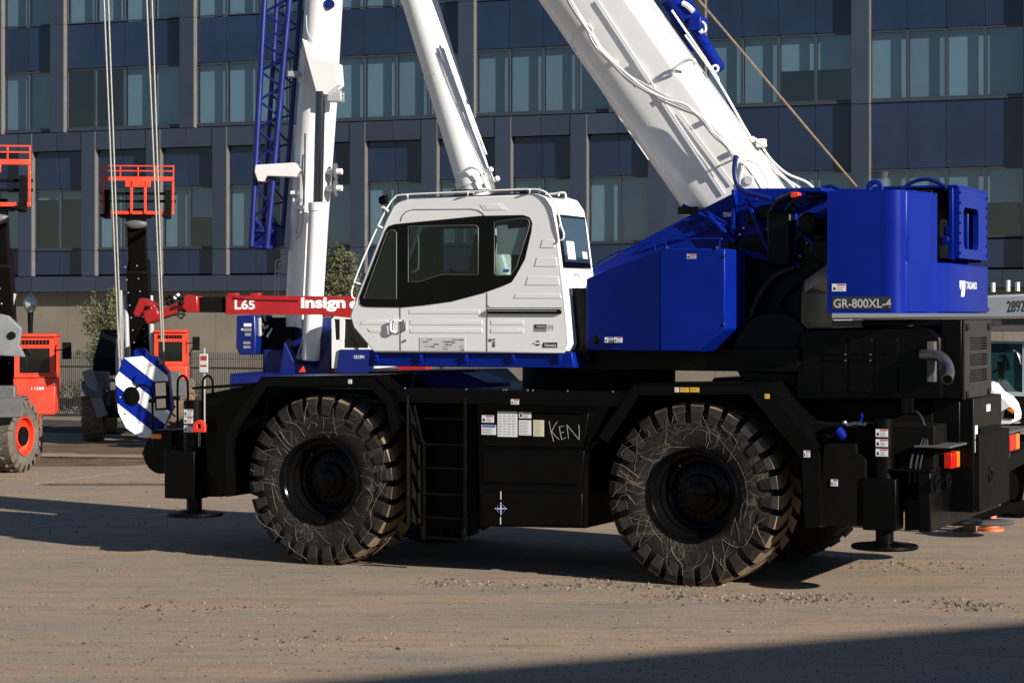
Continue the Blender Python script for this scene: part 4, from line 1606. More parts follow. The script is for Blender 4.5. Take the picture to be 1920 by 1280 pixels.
# --- boom
BA = R(54.0)
bd = Vector((-cos(BA), 0, sin(BA)))
bn = Vector((sin(BA), 0, cos(BA)))
T0 = Vector((-.7, 0, 3.89)).dot(bn)
T1 = T0 + .95
def bpt(sv, t, y):
    return Vector((0, y, 0)) + bd * sv + bn * t
S0 = Vector((-.2, 0, 4.0)).dot(bd)          # level of the turret top along the boom
def boom_section(y0, y1, t0, t1, rb_, rt):
    """closed outline in (y, t): big round belly, small top radius"""
    out = []
    for i in range(9):
        a = R(180 + 90 * i / 8)
        out.append((y0 + rb_ + rb_ * cos(a), t0 + rb_ + rb_ * sin(a)))
    for i in range(9):
        a = R(270 + 90 * i / 8)
        out.append((y1 - rb_ + rb_ * cos(a), t0 + rb_ + rb_ * sin(a)))
    for i in range(5):
        a = R(0 + 90 * i / 4)
        out.append((y1 - rt + rt * cos(a), t1 - rt + rt * sin(a)))
    for i in range(5):
        a = R(90 + 90 * i / 4)
        out.append((y0 + rt + rt * cos(a), t1 - rt + rt * sin(a)))
    return out
BY0, BY1 = 1.19, 2.11
m = MB()
sec = boom_section(BY0, BY1, T0, T1, .36, .10)
m.hexa([bpt(S0 - 1.4, t, y) for y, t in sec], [bpt(S0 + 10.6, t, y) for y, t in sec])
bm_ = part('boom', m, 'white', bevel=0, smooth=25)
for k in range(4):
    i0 = .045 * (k + 1)
    m = MB()
    sec2 = boom_section(BY0 + i0, BY1 - i0, T0 + i0 * 1.2, T1 - i0 * 1.2, .36 - i0, .09)
    m.hexa([bpt(S0 + 10.4, t, y) for y, t in sec2], [bpt(S0 + 11.0 + .42 * k, t, y) for y, t in sec2])
    part('telescopic_section', m, 'white', parent=bm_, bevel=0, smooth=25)
m = MB()
for y0 in (1.28, 1.98):
    m.prism([((bpt(S0 + 12.0, t, 0) + bd * s_).x, (bpt(S0 + 12.0, t, 0) + bd * s_).z) for s_, t in ((0, T0 + .2), (1.1, T0 + .1), (1.5, T0 + .3), (1.4, T1), (0, T1 - .2))], y0, y0 + .04)
part('boom_head', m, 'white', parent=bm_, bevel=.01)
# collars, rods and rails on the near side
def bside(px, py, y=BY0):
    return q(px, py, y)
for a, b, r in (((1120, 0), (1359, 364), .009), ((1274, 210), (1376, 346), .006), ((1140, 190), (1216, 300), .006), ((1040, 40), (1160, 212), .008), ((1234, 318), (1290, 392), .008)):
    m = MB()
    m.tube([bside(*a, BY0 - .02), bside(*b, BY0 - .02)] if r != .008 else [bside(*a, BY0 + .24), bside(*b, BY0 + .24)], r, 8)
    part('guide_rod', m, 'white', parent=bm_, bevel=0)
m = MB()
m.beam(bside(1193, 116, BY0 - .03), bside(1216, 150, BY0 - .03), .05, .03, up=(0, 1, 0))
part('rod_bracket', m, 'white', parent=bm_, bevel=.004)
m = MB()
m.tube(smooth_path([bside(1262, 140, BY0 - .01), bside(1262, 132, BY0 - .07), bside(1282, 116, BY0 - .07), bside(1300, 112, BY0 - .07), bside(1303, 120, BY0 - .02)], 4), .018, 8)
part('lifting_lug', m, 'white', parent=bm_, bevel=0)
m = MB()
m.lathe([(.0005, -.03), (.045, -.03), (.05, -.02), (.05, .02)], bside(1405, 338, BY0), 'y', 24)
part('pin_boss', m, 'white', parent=bm_, bevel=0)
m = MB()
m.tube(smooth_path([bside(1398, 300, BY0 - .015), bside(1389, 330, BY0 - .015), bside(1392, 352, BY0 - .015), bside(1440, 352, BY0 - .015), bside(1420, 310, BY0 - .015), bside(1398, 300, BY0 - .015)], 5), .008, 8)
part('raised_pad', m, 'white', parent=bm_, bevel=0)
cab_path = [(1040, -60), (1070, 0), (1098, 45), (1112, 66), (1126, 88), (1148, 112), (1175, 138), (1205, 158), (1245, 178), (1282, 194), (1304, 206), (1320, 222), (1338, 244), (1358, 262), (1372, 280), (1382, 294)]
for k, (off, r, mt_) in enumerate(((0.0, .016, 'greyhose'), (.03, .015, 'white'), (.055, .009, 'greyhose'), (-.04, .014, 'white'))):
    m = MB()
    rs = random.Random(k)
    m.tube(smooth_path([bside(a + rs.uniform(-2, 2), b + rs.uniform(-2, 2) + 4 * k, BY0 - .16 - off) for a, b in cab_path], 5), r, 8)
    part('boom_hose', m, mt_, parent=bm_, bevel=0)
for a, b in cab_path[2:15:3]:
    m = MB()
    m.beam(bside(a, b, BY0 - .03), bside(a + 6, b + 8, BY0 - .03), .03, .04, up=(0, 1, 0))
    part('hose_clamp', m, 'white', parent=bm_, bevel=.003)
m = MB()
m.tube(smooth_path([bside(1080, 97, BY0 - .05), bside(1073, 80, BY0 - .1), bside(1075, 62, BY0 - .15), bside(1088, 50, BY0 - .18), bside(1104, 47, BY0 - .18), bside(1112, 56, BY0 - .18)], 6), .009, 8)
part('hose_loop', m, 'white', parent=bm_, bevel=0)
# pipes along the top of the boom
for pts in ([(1285, 66), (1345, 150), (1410, 262), (1450, 310), (1490, 352)], [(1425, 268), (1445, 298), (1475, 325), (1510, 340), (1525, 352)], [(1420, 275), (1440, 305), (1465, 330), (1500, 352)], [(1260, 20), (1335, 130), (1348, 152)]):
    m = MB()
    m.tube(smooth_path([q(a, b, 1.95) for a, b in pts], 4), .013, 8)
    part('top_pipe', m, 'white', parent=bm_, bevel=0)
c = q(1341, 129, 1.9)
m = MB()
m.tube([(c.x + .035 * cos(a), c.y, c.z + .035 * sin(a)) for a in [2 * pi * k / 16 for k in range(16)]], .014, 8, closed=True)
part('rope_guide_eye', m, 'white', parent=bm_, bevel=0)
c = q(1425, 266, 1.9)
m = MB()
m.beam(c + Vector((-.08, -.03, .05)), c + Vector((.08, -.03, -.05)), .05, .03)
m.box(c.x - .03, c.x + .06, c.y - .05, c.y + .05, c.z - .06, c.z + .03)
part('pipe_clamp', m, 'white', parent=bm_, bevel=.005)
m = MB()
m.tube([bside(1380, 292, BY0 - .12), bside(1395, 290, BY0)], .012, 8)
part('hose_support', m, 'white', parent=bm_, bevel=0)
m = MB()
m.box(q(1296, 392, 1.1).x - .12, q(1296, 392, 1.1).x + .12, 1.0, 1.25, q(1296, 392, 1.1).z - .06, q(1296, 392, 1.1).z + .02)
part('boom_base_bracket', m, 'blackgloss', bevel=.01)
m = MB()
m.cyl(q(1280, 388, 1.05), q(1300, 396, 1.05), .035, n=14)
m.ball(q(1305, 398, 1.03), .03, 10, 6)
part('boom_base_sensor', m, 'blue', bevel=0)

# folded blue jib carried along the far top of the boom
jb = MB()
def top_pt(px, py):
    return q(px, py, 2.35)
jb.beam(top_pt(1232, -60), top_pt(1350, 128), .10, .16, up=(0, 1, 0))
jib = part('folded_jib', jb, 'blue', bevel=.01)
for a, b, r in (((1255, -40), (1318, 52), .06), ((1262, 0), (1290, 40), .09), ((1295, 45), (1325, 88), .05), ((1320, 85), (1352, 132), .045), ((1245, 5), (1300, 95), .03)):
    m = MB()
    m.cyl(q(*a, 2.28), q(*b, 2.28), r, n=14)
    part('jib_tube', m, 'blue', parent=jib, bevel=0)
m = MB()
m.box(q(1310, 45, 2.25).x - .08, q(1310, 45, 2.25).x + .06, 2.15, 2.4, q(1310, 45, 2.25).z - .09, q(1310, 45, 2.25).z + .08)
part('jib_bracket', m, 'blue', parent=jib, bevel=.02)
m = MB()
m.tube(smooth_path([q(1308, 38, 2.2), q(1321, 45, 2.2), q(1323, 58, 2.2), q(1314, 62, 2.2)], 4), .014, 8)
m.ball(q(1314, 58, 2.2), .03, 10, 6)
part('jib_light', m, 'white', parent=jib, bevel=0)
m = MB()
m.tube(smooth_path([q(1280, 6, 2.2), q(1290, 12, 2.2), q(1300, 22, 2.2)], 4), .03, 8)
part('jib_fitting', m, 'white', parent=jib, bevel=0)

# hoist rope from winch to boom head
a, b = q(1606, 350, 1.65), q(1310, 0, 1.65)
m = MB()
m.tube([a, a + (b - a) * 4.6], .011, 8)
part('hoist_rope', m, 'ropetan', bevel=0)

# --- lift cylinder
a, b = q(893, 352, 1.65), q(786, 0, 1.65)
dv = (b - a).normalized()
m = MB()
m.cyl(a - dv * .1, a + dv * 4.4, .205, n=40)
lc = part('lift_cylinder', m, 'white', bevel=.01)
m = MB()
m.cyl(a - dv * 1.6, a - dv * .1, .15, n=32)
part('cylinder_foot', m, 'white', parent=lc, bevel=0)
m = MB()
m.cyl(a + dv * 4.4, a + dv * 5.6, .13, n=32)
part('cylinder_rod', m, 'chrome', parent=lc, bevel=0)
def ring(off, r, h):
    m = MB()
    m.cyl(a + dv * off, a + dv * (off + h), r, n=40)
    return m
part('cylinder_band', ring(.02, .222, .09), 'white', parent=lc, bevel=.006)
part('cylinder_band', ring(1.26, .209, .03), 'white', parent=lc, bevel=.003)
for px, py in ((858, 330), (864, 320), (922, 340), (915, 321), (927, 338)):
    m = MB()
    c = q(px, py, 1.5)
    m.cyl(c, c + Vector((.06, -.03, .02)), .03, n=12)
    part('cylinder_fitting', m, 'white', parent=lc, bevel=.005)
m = MB()
m.tube(smooth_path([q(866, 322, 1.42), q(885, 314, 1.40), q(900, 322, 1.4), q(908, 340, 1.42), q(914, 356, 1.42)], 5), .016, 8)
part('cylinder_hose', m, 'white', parent=lc, bevel=0)
m = MB()
m.tube([q(864, 160, 1.66), q(888, 225, 1.66), q(912, 290, 1.66)], .012, 8)
part('cylinder_pipe', m, 'white', parent=lc, bevel=0)
m = MB()
m.cyl(q(796, 147, 1.5), q(818, 138, 1.46), .022, n=10)
part('pipe_clip', m, 'white', parent=lc, bevel=.004)

# --- cab
CY0, CY1 = .15, 1.0
P = [(702, 657), (665, 612), (659, 592), (671, 558), (727, 413), (740, 388), (752, 379), (771, 375), (1005, 367), (1021, 372), (1033, 390), (1040, 425), (1056, 557), (1064, 645), (1057, 658)]
CP = S(P, CY0)
def z6(lst, y=CY0):
    return S([(640 + a / 3.368, 320 + b / 3.368) for a, b in lst], y)
WIN = z6([(118, 840), (116, 800), (280, 380), (300, 350), (335, 338), (880, 285), (1150, 280), (1190, 295), (1207, 330), (1200, 390), (1160, 560), (1105, 660), (1075, 705), (1030, 725), (900, 772), (700, 825), (520, 850), (380, 863), (165, 860), (135, 855)])
m = MB()
m.prism(CP, CY0, CY0 + .04, holes=[WIN])
cab = m.build('cab', MT['cabwhite'], crane, smooth=30)
m = MB()
m.prism(CP, CY1 - .04, CY1, holes=[WIN])
m.build('far_side_wall', MT['cabwhite'], cab, smooth=30)
def skin(idx, mt_, name, inset=0.0, y0=CY0 + .038, y1=CY1 - .038, th=.03, bevel=0):
    m = MB()
    cen = Vector((sum(p[0] for p in CP) / len(CP), sum(p[1] for p in CP) / len(CP)))
    for i in idx:
        A_, B_ = Vector(CP[i]), Vector(CP[(i + 1) % len(CP)])
        nn = Vector((-(B_ - A_).y, (B_ - A_).x)).normalized()
        if nn.dot(cen - A_) < 0:
            nn = -nn
        A2, B2 = A_ + nn * inset, B_ + nn * inset
        m.hexa([(A2.x, y0, A2.y), (B2.x, y0, B2.y), (B2.x + nn.x * th, y0, B2.y + nn.y * th), (A2.x + nn.x * th, y0, A2.y + nn.y * th)],
               [(A2.x, y1, A2.y), (B2.x, y1, B2.y), (B2.x + nn.x * th, y1, B2.y + nn.y * th), (A2.x + nn.x * th, y1, A2.y + nn.y * th)])
    o_ = m.build(name, MT[mt_], cab, bevel=bevel, smooth=40)
    return o_
skin((0, 1, 2), 'cabwhite', 'front_panel')
skin((4, 5, 6, 7, 8, 9, 10), 'cabwhite', 'roof_panel')
skin((12, 13, 14), 'cabwhite', 'rear_lower_panel')
skin((11,), 'cabwhite', 'rear_panel', inset=.003)
skin((3,), 'cabglass', 'windscreen', inset=.01, th=.006)
# rounded rear corner bead and roof edge bead
m = MB()
m.tube([(p[0], CY0 + .02, p[1]) for p in CP], .022, 10, closed=True)
m.build('edge_bead', MT['cabwhite'], cab, smooth=60)
m = MB()
m.tube([(p[0], CY1 - .02, p[1]) for p in CP], .022, 10, closed=True)
m.build('edge_bead', MT['cabwhite'], cab, smooth=60)
# windscreen pillar edge, seen as a pale blue line
# black glazing surround with three openings
GF = z6([(142, 806), (290, 395), (312, 376), (335, 376), (350, 392), (350, 808)])
GD = z6([(424, 350), (850, 345), (866, 360), (866, 655), (640, 655), (500, 700), (424, 702)])
GR_ = z6([(968, 322), (1150, 300), (1185, 310), (1192, 340), (1110, 600), (1070, 660), (985, 662), (968, 650)])
m = MB()
m.prism(WIN, CY0 - .006, CY0 + .02, holes=[GF, GD, GR_])
m.build('window_surround', MT['blackgloss'], cab, smooth=30)
m = MB()
m.prism(WIN, CY1 - .03, CY1 - .005, holes=[GD, GR_])
m.build('far_window_surround', MT['blackgloss'], cab, smooth=30)
MT['darkglass'] = glass('cab_dark_glass', (0.30, 0.34, 0.34), refl=1.5, haze=.25, hazecol=(.012, .014, .015))
for nm, g_, mt_ in (('front_quarter_window', GF, 'darkglass'), ('door_window', GD, 'cabglass'), ('rear_quarter_window', GR_, 'cabglass')):
    m = MB()
    m.prism(g_, CY0 + .006, CY0 + .010)
    m.build(nm, MT[mt_], cab, smooth=0)
    m = MB()
    m.tube([(p[0], CY0 - .006, p[1]) for p in g_], .006, 6, closed=True)
    m.build('window_seal', MT['grey'], cab, smooth=60)
for g_ in (GD, GR_):
    m = MB()
    m.prism(g_, CY1 - .012, CY1 - .008)
    m.build('far_window', MT['cabglass'], cab, smooth=0)
# door shut lines
def line(lst, r=.004, mt_='ink', nm='door_gap'):
    m = MB()
    pts = [(x_, CY0 - .001, z_) for x_, z_ in z6(lst)]
    m.tube(pts, r, 5)
    return m.build(nm, MT[mt_], cab, smooth=0)
line([(372, 865), (374, 1138)])
line([(921, 770), (921, 1142)])
line([(375, 320), (382, 290), (410, 258), (450, 246), (820, 243), (860, 250), (890, 268), (914, 300)])
line([(925, 850), (940, 866), (1395, 866)], .003)
def rib(lst, h=.010, nm='pressed_rib', bev=.006):
    m = MB()
    m.prism(z6(lst), CY0 - h * .42, CY0 - .0005)
    return m.build(nm, MT['cabwhite'], cab, bevel=bev * .5, smooth=40)
for a, b, c, d in ((430, 878, 875, 902), (436, 944, 890, 972), (436, 998, 890, 1024), (945, 946, 1152, 972), (945, 1000, 1152, 1024)):
    rib([(a, b), (c, b), (c, d), (a, d)])
rib([(135, 945), (295, 945), (295, 970), (120, 970)])
rib([(165, 995), (295, 995), (295, 1020), (185, 1020)])
for a, y0_, y1_ in ((1258, 435, 487), (1222, 549, 604), (1165, 668, 722), (1092, 778, 805)):
    rib([(a + 14, y0_), (1345 + (y0_ - 435) * .11, y0_), (1352 + (y0_ - 435) * .11, y1_), (a, y1_)], h=.012, bev=.008)
rib([(875, 215), (1015, 205), (1050, 250), (905, 252)], h=.008)
rib([(905, 220), (1000, 212), (1028, 244), (918, 246)], h=.014)
# door handle, lock, storage rail
m = MB()
pp = z6([(330, 950), (350, 938), (378, 942), (380, 1012), (350, 1024), (330, 1012)])
m.prism(pp, CY0 - .02, CY0 - .001)
m.build('handle_recess', MT['cabwhite'], cab, bevel=.006)
m = MB()
pp = z6([(388, 942), (410, 942), (410, 1012), (388, 1012)])
m.prism(pp, CY0 - .035, CY0 - .001)
m.build('door_handle', MT['chrome'], cab, bevel=.008)
m = MB()
m.tube(smooth_path([(x_, CY0 - .03, z_) for x_, z_ in z6([(348, 945), (325, 950), (318, 985), (325, 1015), (348, 1020)])], 4), .012, 8)
m.build('grab_handle', MT['cabwhite'], cab, smooth=60)
m = MB()
c = z6([(405, 1072)])[0]
m.cyl((c[0], CY0 - .012, c[1]), (c[0], CY0, c[1]), .014, n=14)
m.build('door_lock', MT['steel'], cab, smooth=30)
m = MB()
m.prism(z6([(925, 874), (1392, 874), (1394, 904), (930, 904)]), CY0 - .03, CY0 - .001)
m.build('side_rail', MT['blackgloss'], cab, bevel=.010)
m = MB()
m.prism(z6([(935, 881), (1365, 881), (1365, 888), (935, 888)]), CY0 - .038, CY0 - .031)
m.build('side_rail_strip', MT['inkgrey'], cab, smooth=0)
# plates on the cab side
def cabplate(a, b, c, d, mt_, nm='cab_label', y=.004, parent=None):
    m = MB()
    m.prism(z6([(a, b), (c, b), (c, d), (a, d)]), CY0 - y, CY0 - .001)
    return m.build(nm, MT[mt_], cab, smooth=0)
cabplate(1220, 970, 1297, 994, 'ink')
cabplate(1220, 995, 1297, 1014, 'inkgrey')
cabplate(1273, 1084, 1364, 1116, 'ink')
MT['ghost'] = mat('notice_paper', (0.60, 0.59, 0.56), 0.6, var=0.05)
cabplate(496, 1052, 782, 1138, 'ghost')
rs = random.Random(5)
for k in range(26):
    a = rs.uniform(505, 760)
    b = rs.choice((1060, 1075, 1090, 1105, 1120)) + rs.uniform(0, 5)
    cabplate(a, b, min(778, a + rs.uniform(10, 40)), b + rs.uniform(4, 9), 'inkgrey', y=.006)
for i in range(3):
    for j in range(3):
        if (i, j) != (1, 2):
            cabplate(1308 + 13 * i, 976 + 12 * j, 1314 + 13 * i, 982 + 12 * j, 'inkgrey')
a0, b0 = z6([(1280, 1110), (1358, 1092)])
lettering('Telematics', MT['paper'], cab, (a0[0], CY0 - .0042, a0[1]), (1, 0, 0), (0, 0, 1), b0[0] - a0[0], b0[1] - a0[1], bold=.02, name='cab_lettering', depth=.002)
a0, b0 = z6([(1232, 988), (1292, 978)])
lettering('TADANO', MT['paper'], cab, (a0[0], CY0 - .0042, a0[1]), (1, 0, 0), (0, 0, 1), b0[0] - a0[0], b0[1] - a0[1], bold=.02, name='cab_lettering', depth=.002)
for a, b, mt_ in ((940, 1070, 'labelblue'), (1241, 1088, 'ink')):
    m = MB()
    c = z6([(a, b)])[0]
    m.cyl((c[0], CY0 - .004, c[1]), (c[0], CY0 - .001, c[1]), .028 if a > 1000 else .016, n=20)
    m.build('round_label', MT[mt_], cab, smooth=0)
cabplate(1218, 1082, 1264, 1094, 'paper', y=.006)
for b in (1060, 1078, 1092, 1104):
    cabplate(955, b, 972, b + 8, 'ink')
# roof rails, work lamp, wipers
def railtube(pts, y, r=.013, nm='roof_rail', parent=None):
    m = MB()
    m.tube(smooth_path([q(640 + a / 3.368, 320 + b / 3.368, y) for a, b in pts], 5), r, 10)
    return m.build(nm, MT['cabwhite'], cab, smooth=60)
railtube([(85, 812), (66, 790), (70, 740), (120, 600), (230, 350), (300, 215), (335, 172), (385, 153), (700, 138), (1000, 124), (1200, 118), (1260, 124), (1300, 145), (1345, 200), (1370, 270), (1385, 340), (1405, 400), (1400, 430), (1385, 440)], CY0 - .025, r=.010)
for a, b, c, d in ((418, 155, 418, 190), (798, 134, 798, 172), (1188, 120, 1188, 160), (235, 350, 265, 362), (92, 706, 124, 716)):
    m = MB()
    m.cyl(q(640 + a / 3.368, 320 + b / 3.368, CY0 - .05), q(640 + c / 3.368, 320 + d / 3.368, CY0 + .03), .010, n=8)
    m.build('rail_post', MT['cabwhite'], cab, smooth=60)
railtube([(1290, 150), (1340, 146), (1400, 138), (1415, 150), (1418, 172)], CY1 - .05, .011)
railtube([(1370, 160), (1378, 140), (1392, 138)], CY1 - .1, .010)
m = MB()
a, b = q(719, 375, .12), q(727, 371, .12)
m.lathe([(.0005, -.07), (.04, -.06), (.055, -.02), (.055, .03), (.0005, .035)], q(722, 375, .12), 'x', 20)
m.build('work_lamp', MT['blackgloss'], cab, smooth=40)
m = MB()
m.tube([q(713, 384, .12), q(728, 396, .12)], .014, 8)
m.tube([q(720, 380, .12), q(716, 390, .12)], .014, 8)
m.build('lamp_bracket', MT['cabwhite'], cab, smooth=60)
for pts in ([(455, 178), (600, 172), (830, 148)], [(700, 128), (960, 124), (1180, 130)], [(690, 182), (900, 158), (1150, 150)]):
    m = MB()
    m.tube(smooth_path([q(640 + a / 3.368, 320 + b / 3.368, .5) for a, b in pts], 4), .012, 8)
    m.build('roof_wiper', MT['blackmatte'], cab, smooth=60)
m = MB()
c = q(985, 362, .4)
m.box(c.x - .05, c.x + .05, .35, .45, c.z - .05, c.z + .05)
m.build('wiper_motor', MT['blackmatte'], cab, bevel=.01)
# rear window of the cab
cen = Vector((CP[11][0], CP[11][1]))
d_ = (Vector(CP[12]) - Vector(CP[11]))
def on_rear(u, y, off):
    p = Vector(CP[11]) + d_ * u
    nn = Vector((d_.y, -d_.x)).normalized()
    if nn.x < 0:
        nn = -nn
    return (p.x + nn.x * off, y, p.y + nn.y * off)
def rear_plate(u0, u1, y0, y1, o0, o1, mt_, nm, par=None, tilt=0):
    m = MB()
    m.hexa([on_rear(u0, y0, o0), on_rear(u1, y0 + tilt, o0), on_rear(u1, y1 + tilt, o0), on_rear(u0, y1, o0)], [on_rear(u0, y0, o1), on_rear(u1, y0 + tilt, o1), on_rear(u1, y1 + tilt, o1), on_rear(u0, y1, o1)])
    return m.build(nm, MT[mt_], par or cab, bevel=.006, smooth=30)
MT['skyglass'] = mat('rear_window_glass', (0.02, 0.035, 0.06), 0.03, var=0.05, spec=1.0, coat=1.0, rvar=0.01)
rw = rear_plate(-.18, .58, CY0 + .09, CY1 - .04, 0, .02, 'blackgloss', 'rear_window')
rear_plate(-.14, .50, CY0 + .12, CY1 - .07, .0205, .024, 'skyglass', 'rear_pane', rw)
rear_plate(.20, .46, CY0 + .20, CY0 + .40, .0245, .027, 'paper', 'window_notice', rw)
rear_plate(.34, .44, CY1 - .25, CY1 - .13, .0245, .027, 'paper', 'window_notice', rw)
# operator's seat, console and levers inside
m = MB()
sx = X(820, .55)
m.box(sx, sx + .45, .42, .86, 2.82, 2.98)
m.prism([(sx + .38, 2.95), (sx + .52, 2.95), (sx + .60, 3.62), (sx + .50, 3.62)], .42, .86)
m.box(sx + .52, sx + .60, .5, .78, 3.64, 3.82)
m.build('operator_seat', MT['cloth'], cab, bevel=.04)
m = MB()
m.prism([(sx - .42, 2.6), (sx - .05, 2.6), (sx - .12, 3.1), (sx - .38, 3.16)], .3, .9)
m.build('console', MT['blackmatte'], cab, bevel=.02)
m = MB()
c = Vector((sx - .15, .62, 3.22))
m.tube([(c.x + .08 * cos(a), c.y + .19 * sin(a), c.z + .17 * cos(a)) for a in [2 * pi * k / 20 for k in range(20)]], .014, 6, closed=True)
m.cyl((c.x - .12, c.y, c.z - .25), c, .02, n=8)
m.build('steering_wheel', MT['blackmatte'], cab, smooth=60)
for dx in (.1, .3):
    m = MB()
    m.cyl((sx + dx, .34, 2.95), (sx + dx - .02, .34, 3.2), .012, n=8)
    m.ball((sx + dx - .02, .34, 3.22), .025, 10, 6)
    m.build('control_lever', MT['blackmatte'], cab, smooth=60)
m = MB()
m.box(CP[0][0], CP[14][0], CY0 + .045, CY1 - .045, CP[0][1] + .01, CP[0][1] + .06)
m.build('cab_floor', MT['blackmatte'], cab, smooth=0)
m = MB()
m.tube(smooth_path([(x_, CY0 + .06, z_) for x_, z_ in z6([(430, 640), (455, 630), (470, 600), (470, 420), (455, 392), (430, 388)])], 5), .010, 8)
m.build('door_pull', MT['lightgrey'], cab, smooth=60)
m = MB()
p_ = z6([(972, 345), (1040, 340), (1042, 368), (1165, 355), (1130, 530), (975, 528)])
m.prism(p_, CY0 + .03, CY0 + .034)
m.build('inside_notice', MT['paper'], cab, smooth=0)
cabplate(1022, 622, 1058, 642, 'labelblue', y=.002)

# crane's maker lettering at the rear of the cab lower panel (partly hidden)
nl = rear_plate(.66, .98, CY0 + .22, CY0 + .50, .0, .012, 'cabwhite', 'rear_step_panel')
MT['goldink'] = mat('bronze_lettering', (.10, .09, .06), .5)
p0 = Vector(on_rear(.96, CY0 + .60, .004))
lettering('N', MT['ink'], cab, p0, (0, 1, 0), (0, 0, 1), .10, .10, name='cab_lettering', depth=.004)
# ------------------------------------------------------------------ things around the crane
def frame_at(wpt, ang):
    f = Frame(960, 10, ang)
    f.o = Vector((wpt[0], wpt[1], 0))
    return f
def P_(name, m, mt_, parent, bevel=.008, smooth=35):
    return m.build(name, MT[mt_], parent, bevel=bevel, smooth=smooth)

# --- striped hook block hanging on its ropes
HF = frame_at(CF.world(CF.q(268, 822, 1.32)), -4.0)
hq = HF.q
hook = root('hook_block', HF, 'blue and white striped hook block hanging on wire ropes at the crane front', 'hook block')
def z8(lst):
    return [(160 + a / 4.925, 600 + b / 4.925) for a, b in lst]
OUT = [(355, 340), (520, 325), (640, 335), (760, 480), (777, 660), (800, 820), (745, 960), (590, 1095), (500, 1090), (370, 1000), (297, 850), (270, 530), (305, 470)]
def HS(lst, y):
    return [(hq(a, b, y).x, hq(a, b, y).z) for a, b in z8(lst)]
m = MB()
m.prism(HS(OUT, -.2), -.2, .2)
P_('block_body', m, 'blue', hook, bevel=.02)
def clip(poly, f):
    out = []
    for i in range(len(poly)):
        a, b = poly[i], poly[(i + 1) % len(poly)]
        fa, fb = f(a), f(b)
        if fa >= 0:
            out.append(a)
        if (fa >= 0) != (fb >= 0):
            t = fa / (fa - fb)
            out.append((a[0] + (b[0] - a[0]) * t, a[1] + (b[1] - a[1]) * t))
    return out
cx_, cy_ = 535, 710
INN = [(cx_ + (a - cx_) * .975, cy_ + (b - cy_) * .98) for a, b in OUT]
for lo, hi in ((-86, 65), (227, 378), (533, 760)):
    pl = clip(clip(INN, lambda p: (p[1] - .79 * p[0]) - lo), lambda p: hi - (p[1] - .79 * p[0]))
    m = MB()
    m.prism(HS(pl, -.206), -.206, -.2)
    P_('white_stripe', m, 'white', hook, bevel=0, smooth=0)
m = MB()
m.lathe([(.0005, -.05), (.06, -.05), (.068, -.04), (.068, 0)], hq(*z8([(510, 550)])[0], -.2), 'y', 28)
P_('sheave_pin', m, 'blue', hook, bevel=0)
for a, b in ((370, 862), (320, 712), (690, 400), (720, 640)):
    m = MB()
    m.ball(hq(*z8([(a, b)])[0], -.21), .014, 10, 6)
    P_('bolt', m, 'steel', hook, bevel=0)
m = MB()
m.prism(HS([(440, 280), (470, 262), (540, 262), (570, 300), (570, 345), (440, 345)], -.1), -.1, .1)
P_('block_neck', m, 'blue', hook, bevel=.02)
m = MB()
hk = hq(300, 800, 0)
m.tube(smooth_path([(hk.x, 0, hk.z + .05), (hk.x, 0, hk.z - .12), (hk.x + .1, 0, hk.z - .22), (hk.x + .02, 0, hk.z - .38), (hk.x - .13, 0, hk.z - .36), (hk.x - .17, 0, hk.z - .24)], 6), [.06] * 28 + [.045, .03, .02], 12)
P_('hook', m, 'black', hook, bevel=0)
for a, b in (((195, 0), (223, 670)), ((203, 0), (228, 682)), ((275, 0), (303, 640)), ((285, 0), (308, 690))):
    m = MB()
    p0, p1 = hq(*b, 0), hq(*a, 0)
    m.tube([p0, p0 + (p1 - p0) * 2.85], .011, 8)
    P_('wire_rope', m, 'rope', hook, bevel=0)

# --- second crane behind: white boom, blue lattice jib, blue body
MT['darkrod'] = mat('dark_chrome_rod', (0.10, 0.105, 0.12), 0.15, metal=1.0, var=0.05, rvar=0.03)
AF = Frame(590, 42.0, 12.0)
aq = AF.q
at = root('mobile_crane', AF, 'blue mobile crane with upright white boom and blue lattice jib, behind the red arm', 'crane')
m = MB()
rings = []
for py, xl, xr in ((-260, 590, 662), (0, 573, 639), (200, 559, 628), (400, 546, 613), (575, 536, 602), (612, 537, 600)):
    a, b = aq(xl, py, 0), aq(xr, py, 0)
    cx, hw = (a.x + b.x) / 2, (b.x - a.x) / 2 * 1.0
    ring = []
    for k in range(20):
        t = 2 * pi * k / 20
        ct, st = cos(t), sin(t)
        ring.append((cx + hw * math.copysign(abs(ct) ** .92, ct), .05 + .42 * math.copysign(abs(st) ** .92, st), a.z))
    rings.append(ring)
n = 20
vs = [p for r_ in rings for p in r_]
fs = [(i * n + k, i * n + (k + 1) % n, (i + 1) * n + (k + 1) % n, (i + 1) * n + k) for i in range(len(rings) - 1) for k in range(n)]
fs += [tuple(range(n)), tuple(range((len(rings) - 1) * n, len(rings) * n))]
m.add(vs, fs)
atb = P_('boom', m, 'white', at, bevel=0, smooth=40)
m = MB()
m.cyl(aq(582, 676, -.74), aq(596, 384, -.74), .172, n=32)
P_('lift_cylinder', m, 'white', at, bevel=.02)
m = MB()
m.cyl(aq(596, 396, -.74), aq(596, 380, -.74), .187, n=32)
P_('cylinder_collar', m, 'white', at, bevel=.006)
m = MB()
m.cyl(aq(596, 386, -.74), aq(601, 172, -.74), .095, n=28)
P_('cylinder_rod', m, 'darkrod', at, bevel=0)
def AS(pts, y):
    return [(aq(a, b, y).x, aq(a, b, y).z) for a, b in pts]
m = MB()
m.prism(AS([(566, 72), (587, 106), (631, 118), (634, 158), (611, 178), (593, 176), (572, 100)], -.80), -.80, -.38)
P_('boom_gusset', m, 'white', at, bevel=.015)
m = MB()
